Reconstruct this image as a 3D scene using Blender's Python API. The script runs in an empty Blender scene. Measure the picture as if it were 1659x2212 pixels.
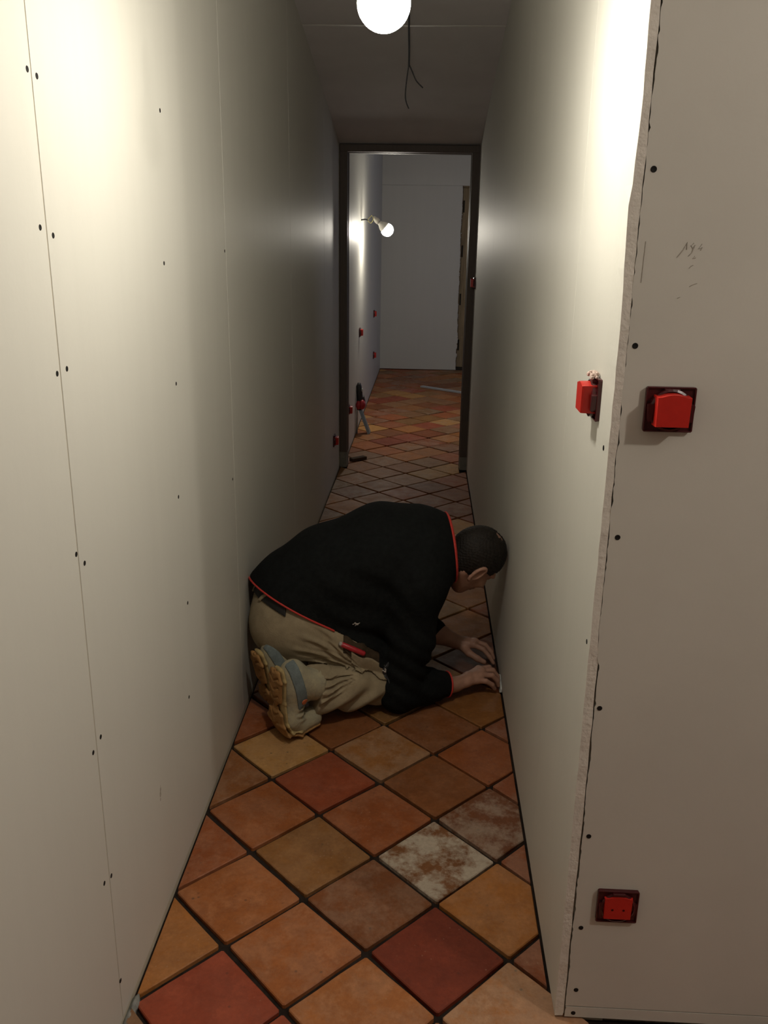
import bpy, bmesh, math, random
import numpy as np
from mathutils import Vector, Matrix

SC = bpy.context.scene
COL = SC.collection

# ------------------------------------------------------------------ camera
cam_d = bpy.data.cameras.new('camera')
cam = bpy.data.objects.new('camera', cam_d)
COL.objects.link(cam)
cam_d.sensor_fit = 'HORIZONTAL'
cam_d.sensor_width = 36.0
cam_d.lens = 40.69
cam_d.clip_start = 0.05
R_ = (0.99867636, 0.04918508, 0.01504497)
U_ = (-0.02917032, 0.3006955, 0.95327399)
B_ = (0.04236291, -0.95245107, 0.30173224)
cam.matrix_world = Matrix(((R_[0], U_[0], B_[0], 0), (R_[1], U_[1], B_[1], 0), (R_[2], U_[2], B_[2], 1.5), (0, 0, 0, 1)))
SC.camera = cam

# ------------------------------------------------------------------ light and exposure
vs = SC.view_settings
vs.view_transform = 'Standard'
vs.look = 'None'
vs.exposure = 0.0
vs.gamma = 1.0
vs.use_curve_mapping = False
w = bpy.data.worlds.new('world')
SC.world = w
w.use_nodes = True
w.node_tree.nodes['Background'].inputs[0].default_value = (0.5, 0.6, 0.8, 1)
w.node_tree.nodes['Background'].inputs[1].default_value = 0.0

BULB_NEAR = 310.0      # emission of the bulb in the corridor
BULB_FAR = 205.0       # emission of the bulb in the far room


def lamp(name, kind, loc, power, color, size=0.05):
    d = bpy.data.lights.new(name, kind)
    d.energy = power
    d.color = color
    if kind == 'POINT':
        d.shadow_soft_size = size
    else:
        d.shape = 'RECTANGLE'
        d.size = size[0]
        d.size_y = size[1]
    o = bpy.data.objects.new(name, d)
    o.location = loc
    COL.objects.link(o)
    return o


room_lamp = lamp('room_lamp', 'POINT', (1.62, 0.30, 2.42), 40.0, (1.0, 0.91, 0.80), 0.045)
room_lamp_far = lamp('room_lamp_far', 'POINT', (3.25, 0.62, 2.42), 7.0, (1.0, 0.91, 0.80), 0.045)
day = lamp('far_window_daylight', 'AREA', (2.1, 8.6, 1.25), 5.0, (0.50, 0.62, 1.0), (1.0, 1.2))
day.rotation_euler = (0, math.radians(90), 0)

# ------------------------------------------------------------------ materials


def new_mat(name):
    m = bpy.data.materials.new(name)
    m.use_nodes = True
    nt = m.node_tree
    return m, nt, nt.nodes['Principled BSDF']


def mat(name, col, rough=0.6, spec=0.5, noise=0.0, scale=8.0, bump=0.0, bscale=60.0, metal=0.0, col2=None, stretch=None):
    m, nt, p = new_mat(name)
    p.inputs['Roughness'].default_value = rough
    p.inputs['Specular IOR Level'].default_value = spec
    p.inputs['Metallic'].default_value = metal
    p.inputs['Base Color'].default_value = (*col, 1)
    tc = nt.nodes.new('ShaderNodeTexCoord')
    src = tc.outputs['Object']
    if stretch:
        mp = nt.nodes.new('ShaderNodeMapping')
        mp.inputs['Scale'].default_value = stretch
        nt.links.new(src, mp.inputs['Vector'])
        src = mp.outputs['Vector']
    if noise > 0:
        n = nt.nodes.new('ShaderNodeTexNoise')
        n.inputs['Scale'].default_value = scale
        n.inputs['Detail'].default_value = 6
        n.inputs['Roughness'].default_value = 0.62
        nt.links.new(src, n.inputs['Vector'])
        r = nt.nodes.new('ShaderNodeValToRGB')
        c2 = col2 if col2 else tuple(c * (1 - noise) for c in col)
        c1 = col if col2 else tuple(min(1, c * (1 + noise * 0.6)) for c in col)
        r.color_ramp.elements[0].position = 0.3
        r.color_ramp.elements[0].color = (*c2, 1)
        r.color_ramp.elements[1].position = 0.7
        r.color_ramp.elements[1].color = (*c1, 1)
        nt.links.new(n.outputs['Fac'], r.inputs['Fac'])
        nt.links.new(r.outputs['Color'], p.inputs['Base Color'])
    if bump > 0:
        n2 = nt.nodes.new('ShaderNodeTexNoise')
        n2.inputs['Scale'].default_value = bscale
        n2.inputs['Detail'].default_value = 5
        nt.links.new(tc.outputs['Object'], n2.inputs['Vector'])
        b = nt.nodes.new('ShaderNodeBump')
        b.inputs['Strength'].default_value = bump
        b.inputs['Distance'].default_value = 0.004
        nt.links.new(n2.outputs['Fac'], b.inputs['Height'])
        nt.links.new(b.outputs['Normal'], p.inputs['Normal'])
    return m


def emit_mat(name, col, strength):
    m, nt, p = new_mat(name)
    p.inputs['Base Color'].default_value = (0.9, 0.9, 0.9, 1)
    p.inputs['Emission Color'].default_value = (*col, 1)
    p.inputs['Emission Strength'].default_value = strength
    return m


def tile_mat():
    """Fired clay: colour from the tile object, lime bloom amount from its alpha."""
    m, nt, p = new_mat('terracotta')
    N, L = nt.nodes, nt.links
    oi = N.new('ShaderNodeObjectInfo')
    tc = N.new('ShaderNodeTexCoord')
    off = N.new('ShaderNodeVectorMath')
    off.operation = 'ADD'
    mul = N.new('ShaderNodeMath')
    mul.operation = 'MULTIPLY'
    mul.inputs[1].default_value = 37.0
    L.new(oi.outputs['Random'], mul.inputs[0])
    L.new(tc.outputs['Object'], off.inputs[0])
    L.new(mul.outputs[0], off.inputs[1])
    vec = off.outputs[0]

    def noise(scale, detail, rough=0.6):
        n = N.new('ShaderNodeTexNoise')
        n.inputs['Scale'].default_value = scale
        n.inputs['Detail'].default_value = detail
        n.inputs['Roughness'].default_value = rough
        L.new(vec, n.inputs['Vector'])
        return n.outputs['Fac']

    def ramp(src, a, b, va, vb):
        r = N.new('ShaderNodeMapRange')
        r.inputs['From Min'].default_value = a
        r.inputs['From Max'].default_value = b
        r.inputs['To Min'].default_value = va
        r.inputs['To Max'].default_value = vb
        L.new(src, r.inputs['Value'])
        return r.outputs['Result']

    def mix(f, a, b, mode='MIX'):
        x = N.new('ShaderNodeMix')
        x.data_type = 'RGBA'
        x.blend_type = mode
        if isinstance(f, float):
            x.inputs[0].default_value = f
        else:
            L.new(f, x.inputs[0])
        for k, v in ((6, a), (7, b)):
            if isinstance(v, tuple):
                x.inputs[k].default_value = v
            else:
                L.new(v, x.inputs[k])
        return x.outputs[2]

    base = oi.outputs['Color']
    big = ramp(noise(9, 6, 0.65), 0.32, 0.68, 0.0, 1.0)
    c = mix(ramp(noise(11, 8, 0.72), 0.38, 0.68, 0.0, 0.70), base, mix(1.0, base, (0.62, 0.58, 0.56, 1), 'MULTIPLY'))
    c = mix(ramp(noise(24, 7, 0.7), 0.54, 0.72, 0.0, 0.65), c, mix(1.0, base, (1.28, 1.30, 1.20, 1), 'MULTIPLY'))
    # dark burnt specks
    vor = N.new('ShaderNodeTexVoronoi')
    vor.inputs['Scale'].default_value = 34
    L.new(vec, vor.inputs['Vector'])
    spk = ramp(vor.outputs['Distance'], 0.05, 0.16, 0.7, 0.0)
    gate = ramp(noise(6, 2), 0.53, 0.62, 0.0, 1.0)
    m1 = N.new('ShaderNodeMath')
    m1.operation = 'MULTIPLY'
    L.new(spk, m1.inputs[0])
    L.new(gate, m1.inputs[1])
    c = mix(m1.outputs[0], c, (0.035, 0.018, 0.012, 1))
    # lime bloom
    lime = ramp(noise(12, 8, 0.72), 0.42, 0.56, 0.0, 1.0)
    m2 = N.new('ShaderNodeMath')
    m2.operation = 'MULTIPLY'
    L.new(lime, m2.inputs[0])
    L.new(oi.outputs['Alpha'], m2.inputs[1])
    c = mix(m2.outputs[0], c, (0.50, 0.42, 0.33, 1))
    # pale grains
    vor2 = N.new('ShaderNodeTexVoronoi')
    vor2.inputs['Scale'].default_value = 55
    L.new(vec, vor2.inputs['Vector'])
    m3 = N.new('ShaderNodeMath')
    m3.operation = 'MULTIPLY'
    L.new(ramp(vor2.outputs['Distance'], 0.04, 0.13, 0.45, 0.0), m3.inputs[0])
    L.new(ramp(noise(5, 2), 0.5, 0.6, 0.0, 1.0), m3.inputs[1])
    c = mix(m3.outputs[0], c, (0.45, 0.30, 0.20, 1))
    c = mix(ramp(noise(95, 4, 0.7), 0.35, 0.65, 0.0, 0.40), c, mix(1.0, c, (0.62, 0.60, 0.58, 1), 'MULTIPLY'))
    L.new(c, p.inputs['Base Color'])
    L.new(ramp(noise(18, 5), 0.3, 0.7, 0.46, 0.68), p.inputs['Roughness'])
    p.inputs['Specular IOR Level'].default_value = 0.38
    b = N.new('ShaderNodeBump')
    b.inputs['Strength'].default_value = 0.35
    b.inputs['Distance'].default_value = 0.004
    L.new(noise(46, 6, 0.65), b.inputs['Height'])
    L.new(b.outputs['Normal'], p.inputs['Normal'])
    return m


M = {}
WALLC = (0.60, 0.590, 0.535)
M['board'] = mat('plasterboard_paper', WALLC, 0.50, 0.40, 0.015, 3.0, 0.05, 90, stretch=(6, 6, 0.35))
M['gap'] = mat('joint_filler', (0.58, 0.53, 0.42), 0.8, 0.2, 0.1, 30)
M['gypsum'] = mat('gypsum_core', (0.70, 0.66, 0.59), 0.9, 0.1, 0.10, 45, 0.45, 140)
M['facing'] = mat('plasterboard_grey', (0.60, 0.58, 0.52), 0.62, 0.3, 0.05, 3.0, 0.06, 90)
M['ceiling'] = mat('ceiling_board', (0.62, 0.60, 0.60), 0.75, 0.2, 0.06, 4.0, 0.05, 80)
M['ragged'] = mat('torn_paper', (0.27, 0.23, 0.18), 0.9, 0.1, 0.4, 90)
M['mortar'] = mat('mortar_bed', (0.035, 0.025, 0.02), 0.95, 0.1, 0.5, 25, 0.7, 60, col2=(0.014, 0.010, 0.008))
M['mortar_grey'] = mat('grey_mortar', (0.26, 0.26, 0.24), 0.95, 0.1, 0.4, 40, 0.8, 60)
M['tile'] = tile_mat()
M['screw'] = mat('screw_black', (0.012, 0.011, 0.010), 0.7, 0.2, 0.2, 200)
M['frame'] = mat('brown_door_frame', (0.105, 0.080, 0.066), 0.5, 0.35, 0.12, 14, stretch=(8, 8, 0.6))
M['foot'] = mat('grey_frame_foot', (0.22, 0.21, 0.18), 0.7, 0.3, 0.2, 20)
M['timber'] = mat('old_timber', (0.30, 0.225, 0.13), 0.75, 0.2, 0.35, 9, 0.25, 40, stretch=(8, 8, 0.5))
M['slot'] = mat('slot_dark', (0.035, 0.028, 0.020), 0.8, 0.2, 0.2, 50)
M['bulb_near'] = emit_mat('bulb_glow_near', (1.0, 0.935, 0.81), BULB_NEAR)
M['bulb_far'] = emit_mat('bulb_glow_far', (1.0, 0.93, 0.80), BULB_FAR)
M['bulb_base'] = mat('bulb_plastic', (0.75, 0.73, 0.70), 0.4, 0.5, 0.03, 20)
M['socket'] = mat('lamp_socket', (0.55, 0.53, 0.50), 0.45, 0.5, 0.05, 30)
M['cable'] = mat('grey_cable', (0.05, 0.05, 0.055), 0.6, 0.3, 0.1, 80)
M['strand'] = mat('yellow_strand', (0.45, 0.40, 0.14), 0.6, 0.3, 0.1, 80)
M['box_dark'] = mat('dark_red_plastic', (0.060, 0.007, 0.009), 0.28, 0.5, 0.15, 60)
M['box_red'] = mat('bright_red_plastic', (0.52, 0.020, 0.013), 0.35, 0.5, 0.08, 60)
M['dust'] = mat('plaster_crumbs', (0.66, 0.52, 0.46), 0.95, 0.1, 0.3, 120, 0.8, 200)
M['hole'] = mat('hole_dark', (0.05, 0.004, 0.004), 0.6, 0.2, 0.1, 100)
M['pencil'] = mat('pencil_line', (0.40, 0.37, 0.32), 0.8, 0.2, 0.2, 200)
M['skin'] = mat('skin', (0.40, 0.215, 0.150), 0.52, 0.4, 0.14, 30, 0.12, 160)
M['hair'] = mat('dark_hair', (0.016, 0.012, 0.009), 0.62, 0.3, 0.5, 60, 0.6, 260)
M['sweater'] = mat('black_fleece', (0.0085, 0.0095, 0.0095), 0.92, 0.12, 0.35, 60, 0.4, 300)
M['piping'] = mat('red_piping', (0.55, 0.045, 0.035), 0.6, 0.3, 0.12, 120)
M['trousers'] = mat('beige_work_cloth', (0.33, 0.265, 0.170), 0.85, 0.2, 0.22, 22, 0.3, 320)
M['pocket'] = mat('dirty_pocket_lining', (0.060, 0.042, 0.026), 0.9, 0.1, 0.35, 40, 0.3, 200)
M['belt'] = mat('black_belt', (0.012, 0.011, 0.010), 0.5, 0.4, 0.15, 60)
M['knee'] = mat('black_knee_pad', (0.018, 0.018, 0.020), 0.42, 0.5, 0.3, 40, 0.5, 70)
M['smear'] = mat('dried_plaster_smear', (0.46, 0.42, 0.38), 0.8, 0.2, 0.35, 90, 0.7, 150)
M['upper'] = mat('worn_suede', (0.43, 0.37, 0.24), 0.8, 0.25, 0.3, 40, 0.4, 150, col2=(0.29, 0.27, 0.20))
M['panel'] = mat('grey_blue_suede', (0.16, 0.19, 0.19), 0.8, 0.25, 0.25, 45, 0.4, 150)
M['midsole'] = mat('yellowed_midsole', (0.42, 0.31, 0.14), 0.7, 0.3, 0.2, 50, 0.3, 90)
M['sole'] = mat('tan_rubber_sole', (0.34, 0.175, 0.060), 0.7, 0.3, 0.35, 26, 0.4, 80)
M['orange'] = mat('orange_badge', (0.62, 0.17, 0.07), 0.6, 0.3, 0.15, 120)
M['red_tool'] = mat('red_handle', (0.42, 0.020, 0.030), 0.4, 0.5, 0.1, 60)
M['black_tool'] = mat('black_grip', (0.016, 0.016, 0.018), 0.45, 0.5, 0.2, 60)
M['steel'] = mat('blue_grey_steel', (0.28, 0.36, 0.42), 0.35, 0.5, 0.12, 20, metal=0.6)
M['alu'] = mat('pale_aluminium', (0.50, 0.55, 0.60), 0.35, 0.5, 0.06, 20, metal=0.5)
M['offcut'] = mat('dark_wood_offcut', (0.075, 0.045, 0.026), 0.8, 0.2, 0.3, 20, 0.2, 60, stretch=(2, 12, 12))
M['white'] = mat('white_plastic', (0.62, 0.64, 0.62), 0.5, 0.4, 0.05, 60)

# ------------------------------------------------------------------ mesh helpers


def link(name, me, m=None, parent=None, loc=(0, 0, 0)):
    o = bpy.data.objects.new(name, me)
    COL.objects.link(o)
    o.location = loc
    if parent:
        o.parent = parent
    if m is not None and me is not None and not me.materials:
        me.materials.append(m)
    return o


def obj(name, bm, m=None, parent=None, loc=(0, 0, 0), smooth=False):
    me = bpy.data.meshes.new(name)
    bmesh.ops.recalc_face_normals(bm, faces=bm.faces)
    bm.to_mesh(me)
    bm.free()
    if smooth:
        for f in me.polygons:
            f.use_smooth = True
    return link(name, me, m, parent, loc)


def empty(name, loc=(0, 0, 0), label=None, cat=None, group=None):
    o = bpy.data.objects.new(name, None)
    o.empty_display_size = 0.05
    COL.objects.link(o)
    o.location = loc
    tag(o, label, cat, group)
    return o


def tag(o, label=None, cat=None, group=None, kind=None):
    if label:
        o['label'] = label
    if cat:
        o['category'] = cat
    if group:
        o['group'] = group
    if kind:
        o['kind'] = kind
    return o


def box(bm, x0, x1, y0, y1, z0, z1, bev=0.0):
    r = bmesh.ops.create_cube(bm, size=1.0)
    for v in r['verts']:
        v.co = Vector((x0 + (v.co.x + .5) * (x1 - x0), y0 + (v.co.y + .5) * (y1 - y0), z0 + (v.co.z + .5) * (z1 - z0)))
    if bev > 0:
        es = list({e for v in r['verts'] for e in v.link_edges})
        bmesh.ops.bevel(bm, geom=es, offset=bev, segments=2, affect='EDGES', profile=0.5)


def tube(bm, pts, rad, n=10, closed_ends=True):
    pts = [Vector(p) for p in pts]
    if not isinstance(rad, (list, tuple)):
        rad = [rad] * len(pts)
    rings = []
    ref = Vector((0, 0, 1))
    for i, p in enumerate(pts):
        t = (pts[min(i + 1, len(pts) - 1)] - pts[max(i - 1, 0)]).normalized()
        if abs(t.dot(ref)) > 0.95:
            ref = Vector((1, 0, 0))
        a = t.cross(ref).normalized()
        b = t.cross(a).normalized()
        rings.append([bm.verts.new(p + (a * math.cos(k * 2 * math.pi / n) + b * math.sin(k * 2 * math.pi / n)) * rad[i]) for k in range(n)])
    for i in range(len(rings) - 1):
        for k in range(n):
            bm.faces.new((rings[i][k], rings[i][(k + 1) % n], rings[i + 1][(k + 1) % n], rings[i + 1][k]))
    if closed_ends:
        bm.faces.new(rings[0][::-1])
        bm.faces.new(rings[-1])


def lathe(bm, prof, axis_m=None, n=28):
    """prof: (radius, z) pairs from bottom to top."""
    rings = []
    for r, z in prof:
        if r < 1e-6:
            rings.append([bm.verts.new((0, 0, z))])
        else:
            rings.append([bm.verts.new((r * math.cos(2 * math.pi * k / n), r * math.sin(2 * math.pi * k / n), z)) for k in range(n)])
    for a, b in zip(rings[:-1], rings[1:]):
        for k in range(n):
            k2 = (k + 1) % n
            if len(a) == 1 and len(b) == 1:
                continue
            if len(a) == 1:
                bm.faces.new((a[0], b[k2], b[k]))
            elif len(b) == 1:
                bm.faces.new((a[k], a[k2], b[0]))
            else:
                bm.faces.new((a[k], a[k2], b[k2], b[k]))
    if axis_m is not None:
        for ring in rings:
            for v in ring:
                v.co = axis_m @ v.co


def curve_pts(pts, sub=6):
    """Catmull-Rom through points."""
    P = [Vector(p) for p in pts]
    P = [P[0] * 2 - P[1]] + P + [P[-1] * 2 - P[-2]]
    out = []
    for i in range(1, len(P) - 2):
        for k in range(sub):
            t = k / sub
            a, b, c, d = P[i - 1], P[i], P[i + 1], P[i + 2]
            out.append(0.5 * ((2 * b) + (c - a) * t + (2 * a - 5 * b + 4 * c - d) * t * t + (3 * b - a - 3 * c + d) * t ** 3))
    out.append(P[-2])
    return out


# ------------------------------------------------------------------ the setting
XL, XR = -0.5636, 0.299
YC = 1.38            # where the corridor opens into the room the camera stands in
YD = 5.73            # door wall
YF = 10.40           # far wall


def zc(y):           # sloping corridor ceiling
    return 2.045 + (YD - y) * 0.192


def structure(name, label=None):
    o = empty(name, (0, 0, 0), label)
    o['kind'] = 'structure'
    return o


# screw heads share one mesh per orientation
def screw_mesh(nx, ny):
    bm = bmesh.new()
    n = 12
    a = Vector((-ny, nx, 0))
    b = Vector((0, 0, 1))
    nrm = Vector((nx, ny, 0))
    ring = [bm.verts.new((a * math.cos(2 * math.pi * k / n) + b * math.sin(2 * math.pi * k / n)) * 0.0042 + nrm * 0.0004) for k in range(n)]
    ring2 = [bm.verts.new((a * math.cos(2 * math.pi * k / n) + b * math.sin(2 * math.pi * k / n)) * 0.0048 - nrm * 0.0006) for k in range(n)]
    c = bm.verts.new(nrm * -0.0002)
    for k in range(n):
        bm.faces.new((ring[k], ring[(k + 1) % n], c))
        bm.faces.new((ring2[k], ring2[(k + 1) % n], ring[(k + 1) % n], ring[k]))
    me = bpy.data.meshes.new('screw')
    bmesh.ops.recalc_face_normals(bm, faces=bm.faces)
    bm.to_mesh(me)
    bm.free()
    me.materials.append(M['screw'])
    return me


SCR_L = screw_mesh(1, 0)
SCR_R = screw_mesh(-1, 0)
SCR_F = screw_mesh(0, -1)


def panel(wall, name, x0, x1, y0, y1, z0, z1, m, bev=0.0012):
    bm = bmesh.new()
    box(bm, x0, x1, y0, y1, z0, z1, bev)
    return obj(name, bm, m, wall)


# left wall: one long run of upright boards, 1.2 m wide, with open joints
wall_left = structure('wall_left', 'long left corridor wall of upright plasterboards with black screw heads')
bm = bmesh.new()
box(bm, XL - 0.12, XL - 0.0011, -4.2, YD + 0.08, -0.02, 3.0)
obj('wall_core', bm, M['gap'], wall_left)
edges = [-4.2, -3.5, -2.3, -1.1, 0.12, 1.320, 2.500, 3.690, 4.885, YD + 0.02]
PL = []
for a, b in zip(edges[:-1], edges[1:]):
    g = 0.0016
    PL.append((a, b, panel(wall_left, 'plasterboard_panel', XL - 0.012, XL + (0.0004 if a < 2 else 0.0), a + g, b - g, 0.008, 2.96, M['board'])))
SL = [(1.307, 1.715), (1.337, 1.711), (1.298, 1.506), (1.341, 1.495), (1.937, 1.743), (1.902, 1.44), (1.941, 1.176), (1.907, 0.918), (1.932, 0.64), (1.897, 0.401), (1.307, 1.293), (1.345, 1.295), (1.312, 0.996), (1.342, 0.969), (1.34, 0.636), (1.302, 0.628), (1.328, 0.344), (1.294, 0.356), (1.324, 0.098), (2.483, 1.457), (2.471, 0.806)]
for y, z in SL:
    for a, b, p in PL:
        if a <= y < b:
            link('screw', SCR_L, None, p, (XL + 0.0006, y, z))

# dull scuff low on the second board
bm = bmesh.new()
for dy, dz, r in ((0, 0, .006), (.003, .010, .005), (-.002, -.012, .004), (.004, .018, .003)):
    q = bmesh.ops.create_uvsphere(bm, u_segments=10, v_segments=6, radius=r)
    for v in q['verts']:
        v.co = Vector((v.co.x * .08, v.co.y + dy, v.co.z * 1.4 + dz))
obj('scuff', bm, M['pencil'], PL[4][2], (XL + 0.0002, 1.635, 0.305), smooth=True)

# right corridor wall
wall_right = structure('wall_right', 'right corridor wall of plasterboard ending in a raw cut board edge')
bm = bmesh.new()
box(bm, XR + 0.0125, XR + 0.10, YC + 0.013, YD + 0.08, -0.02, 3.0)
obj('wall_core', bm, M['gap'], wall_right)
redges = [YC, 1.82, 3.02, 4.22, 5.42, YD + 0.02]
JAG = [(0.2976, 1.8196), (0.2993, 1.762), (0.3001, 1.6723), (0.2986, 1.6229), (0.2974, 1.5818), (0.2940, 1.5593), (0.2950, 1.5071), (0.2983, 1.4195), (0.2988, 1.3354), (0.2990, 1.2407), (0.2992, 1.0788), (0.299, 0.8706), (0.299, 0.6432), (0.299, 0.3937), (0.299, 0.1761), (0.299, 0.009)]
rng = random.Random(4)
PR = []
for i, (a, b) in enumerate(zip(redges[:-1], redges[1:])):
    if i == 0:
        # first board: its cut end shows towards the camera, slightly wavy
        bm = bmesh.new()
        zs = [2.96 - 0.03 * k for k in range(99)]
        prev = None
        for z in zs + [0.008]:
            x0 = XR
            for (xa, za), (xb, zb) in zip(JAG[:-1], JAG[1:]):
                if zb <= z <= za:
                    x0 = xa + (xb - xa) * (za - z) / (za - zb)
            x0 += rng.uniform(-.0005, .0005)
            x1 = XR + 0.0135 + (0.004 if z < 0.8 else 0.0) + rng.uniform(-.0012, .0006)
            yy = YC + rng.uniform(-0.0008, 0.0012)
            row = [bm.verts.new(c) for c in ((XR, b - 0.001, z), (XR, YC + 0.06, z), (x0, yy, z), (x1, yy + 0.001, z), (x1, b - 0.001, z))]
            if prev:
                for k in range(5):
                    k2 = (k + 1) % 5
                    f = bm.faces.new((prev[k], prev[k2], row[k2], row[k]))
                    f.material_index = 1 if k == 2 else 0
            prev = row
        o = obj('plasterboard_panel', bm, None, wall_right)
        o.data.materials.append(M['board'])
        o.data.materials.append(M['gypsum'])
        PR.append((a, b, o))
    else:
        PR.append((a, b, panel(wall_right, 'plasterboard_panel', XR, XR + 0.0125, a + 0.0006, b - 0.0006, 0.008, 2.96, M['board'])))
for y, z in [(1.415, 1.559), (1.418, 1.173), (1.406, 0.826)]:
    link('screw', SCR_R, None, PR[0][2], (XR - 0.0004, y, z))

# wall facing the camera at the right of the corridor mouth
wall_front = structure('wall_front', 'grey plasterboard wall facing the camera right of the corridor mouth')
bm = bmesh.new()
box(bm, XR + 0.02, 4.7, YC + 0.0145, YC + 0.10, -0.02, 3.0)
obj('wall_core', bm, M['ragged'], wall_front)
for (z0, z1, nm) in ((0.034, 2.96, 0), (0.006, 0.0315, 1)):
    bm = bmesh.new()
    n = 420 if nm == 0 else 8
    prev = None
    wob = 0.0
    for k in range(n + 1):
        z = z0 + (z1 - z0) * k / n
        wob = wob * 0.75 + rng.uniform(-.0011, .0011)
        spike = rng.uniform(0.0, 0.0030) if rng.random() < 0.22 else 0.0
        x0 = XR + 0.0142 + (0.0055 if z < 0.8 else 0.0) + max(-0.0012, wob) * .8 + spike * .7
        tilt = 0.0
        row = [bm.verts.new(c) for c in ((x0, YC + 0.001, z), (4.69, YC + 0.001, z), (4.69, YC + 0.014, z), (x0 + 0.0015, YC + 0.014, z))]
        if prev:
            for j in range(4):
                bm.faces.new((prev[j], prev[(j + 1) % 4], row[(j + 1) % 4], row[j]))
        else:
            bm.faces.new(row)
        prev = row
    bm.faces.new(prev)
    pf = obj('plasterboard_panel', bm, M['facing'], wall_front)
    if nm == 0:
        for x, z in [(0.326, 1.601), (0.325, 1.345), (0.328, 1.03), (0.327, 0.709), (0.331, 0.439), (0.334, 0.228), (0.337, 0.075)]:
            link('screw', SCR_F, None, pf, (x, YC + 0.0004, z))
        # faint pencil jotting
        bm = bmesh.new()

        def stroke(pts, r=0.00075):
            pts = [Vector((x, YC + 0.0008, z)) for x, z in pts]
            tube(bm, pts, r, 5)
        stroke([(0.3735, 1.4775), (0.3815, 1.4885), (0.3865, 1.4995), (0.3868, 1.489)])
        stroke([(0.3965, 1.4985), (0.3925, 1.495), (0.3955, 1.4905), (0.3985, 1.496), (0.3945, 1.4845), (0.3905, 1.480)])
        stroke([(0.4085, 1.4975), (0.4040, 1.4905), (0.4095, 1.4925), (0.4075, 1.4885)])
        stroke([(0.400, 1.480), (0.397, 1.4765), (0.4015, 1.4775)], 0.0006)
        stroke([(0.3935, 1.462), (0.396, 1.4655), (0.399, 1.467)], 0.0006)
        stroke([(0.397, 1.4355), (0.402, 1.4385), (0.408, 1.4405)], 0.0006)
        stroke([(0.381, 1.418), (0.385, 1.420)], 0.0006)
        stroke([(0.325, 1.50), (0.3245, 1.47), (0.3242, 1.44)], 0.0006)
        obj('pencil_mark', bm, M['pencil'], pf)
    else:
        link('screw', SCR_F, None, pf, (0.336, YC + 0.0004, 0.016))

# the rest of the room the camera stands in
wall_back = structure('wall_back')
bm = bmesh.new()
box(bm, XL - 0.1, 4.8, -4.3, -4.2, -0.02, 3.0)
obj('plasterboard_panel', bm, M['facing'], wall_back)
wall_side = structure('wall_side')
bm = bmesh.new()
box(bm, 4.7, 4.8, -4.2, YC + 0.1, -0.02, 3.0)
obj('plasterboard_panel', bm, M['facing'], wall_side)

ceiling = structure('ceiling', 'ceiling of dull grey boards sloping down towards the door')
bm = bmesh.new()
zt = zc(YC)
box(bm, XL - 0.1, 4.8, -4.3, YC + 0.1, zt, zt + 0.05)
obj('ceiling_board', bm, M['ceiling'], ceiling)


def slope_board(y0, y1, dz=0.0):
    bm = bmesh.new()
    vs_ = []
    for y in (y0, y1):
        for x in (XL - 0.02, XR + 0.02):
            for d in (0.0, 0.02):
                vs_.append(bm.verts.new((x, y, zc(y) + d + dz)))
    for q in ((0, 2, 6, 4), (1, 3, 7, 5), (0, 1, 3, 2), (4, 5, 7, 6), (0, 1, 5, 4), (2, 3, 7, 6)):
        bm.faces.new([vs_[i] for i in q])
    return obj('ceiling_board', bm, M['ceiling'], ceiling)


slope_board(YC, 4.124)
slope_board(4.130, YD + 0.03, 0.002)
bm = bmesh.new()
box(bm, XL, XR, 4.115, 4.14, zc(4.13) + 0.0015, zc(4.13) + 0.02)
obj('joint_tape', bm, M['board'], ceiling)

# door wall and frame
wall_end = structure('wall_end')
bm = bmesh.new()
box(bm, -0.70, 2.3, YD + 0.03, YD + 0.09, 2.035, 2.7)
box(bm, 0.306, 2.3, YD + 0.03, YD + 0.09, 0.0, 2.035)
obj('plasterboard_panel', bm, M['facing'], wall_end)

door_1 = structure('door_1', 'narrow brown door frame without a leaf at the corridor end')


def jamb(x0, x1, stop, z0, z1, m, nm):
    bm = bmesh.new()
    box(bm, x0, x1, YD - 0.006, YD + 0.105, z0, z1, 0.0025)
    if x0 < 0:
        box(bm, x1 - 0.001, x1 + stop, YD + 0.045, YD + 0.10, z0, z1, 0.002)
    else:
        box(bm, x0 - stop, x0 + 0.001, YD + 0.045, YD + 0.10, z0, z1, 0.002)
    return obj(nm, bm, m, door_1)


jamb(XL + 0.001, -0.5135, 0.004, 0.105, 2.0, M['frame'], 'jamb')
jamb(0.2515, 0.3035, 0.004, 0.09, 2.0, M['frame'], 'jamb')
jamb(XL + 0.001, -0.5145, 0.003, 0.0, 0.105, M['foot'], 'jamb_foot')
jamb(0.2525, 0.3035, 0.003, 0.0, 0.09, M['foot'], 'jamb_foot')
bm = bmesh.new()
box(bm, XL + 0.001, 0.3035, YD - 0.006, YD + 0.105, 1.998, 2.040, 0.0025)
obj('frame_head', bm, M['frame'], door_1)
bm = bmesh.new()
box(bm, -0.5136, 0.2516, YD + 0.045, YD + 0.10, 1.994, 1.999, 0.001)
obj('door_stop', bm, M['frame'], door_1)

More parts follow.
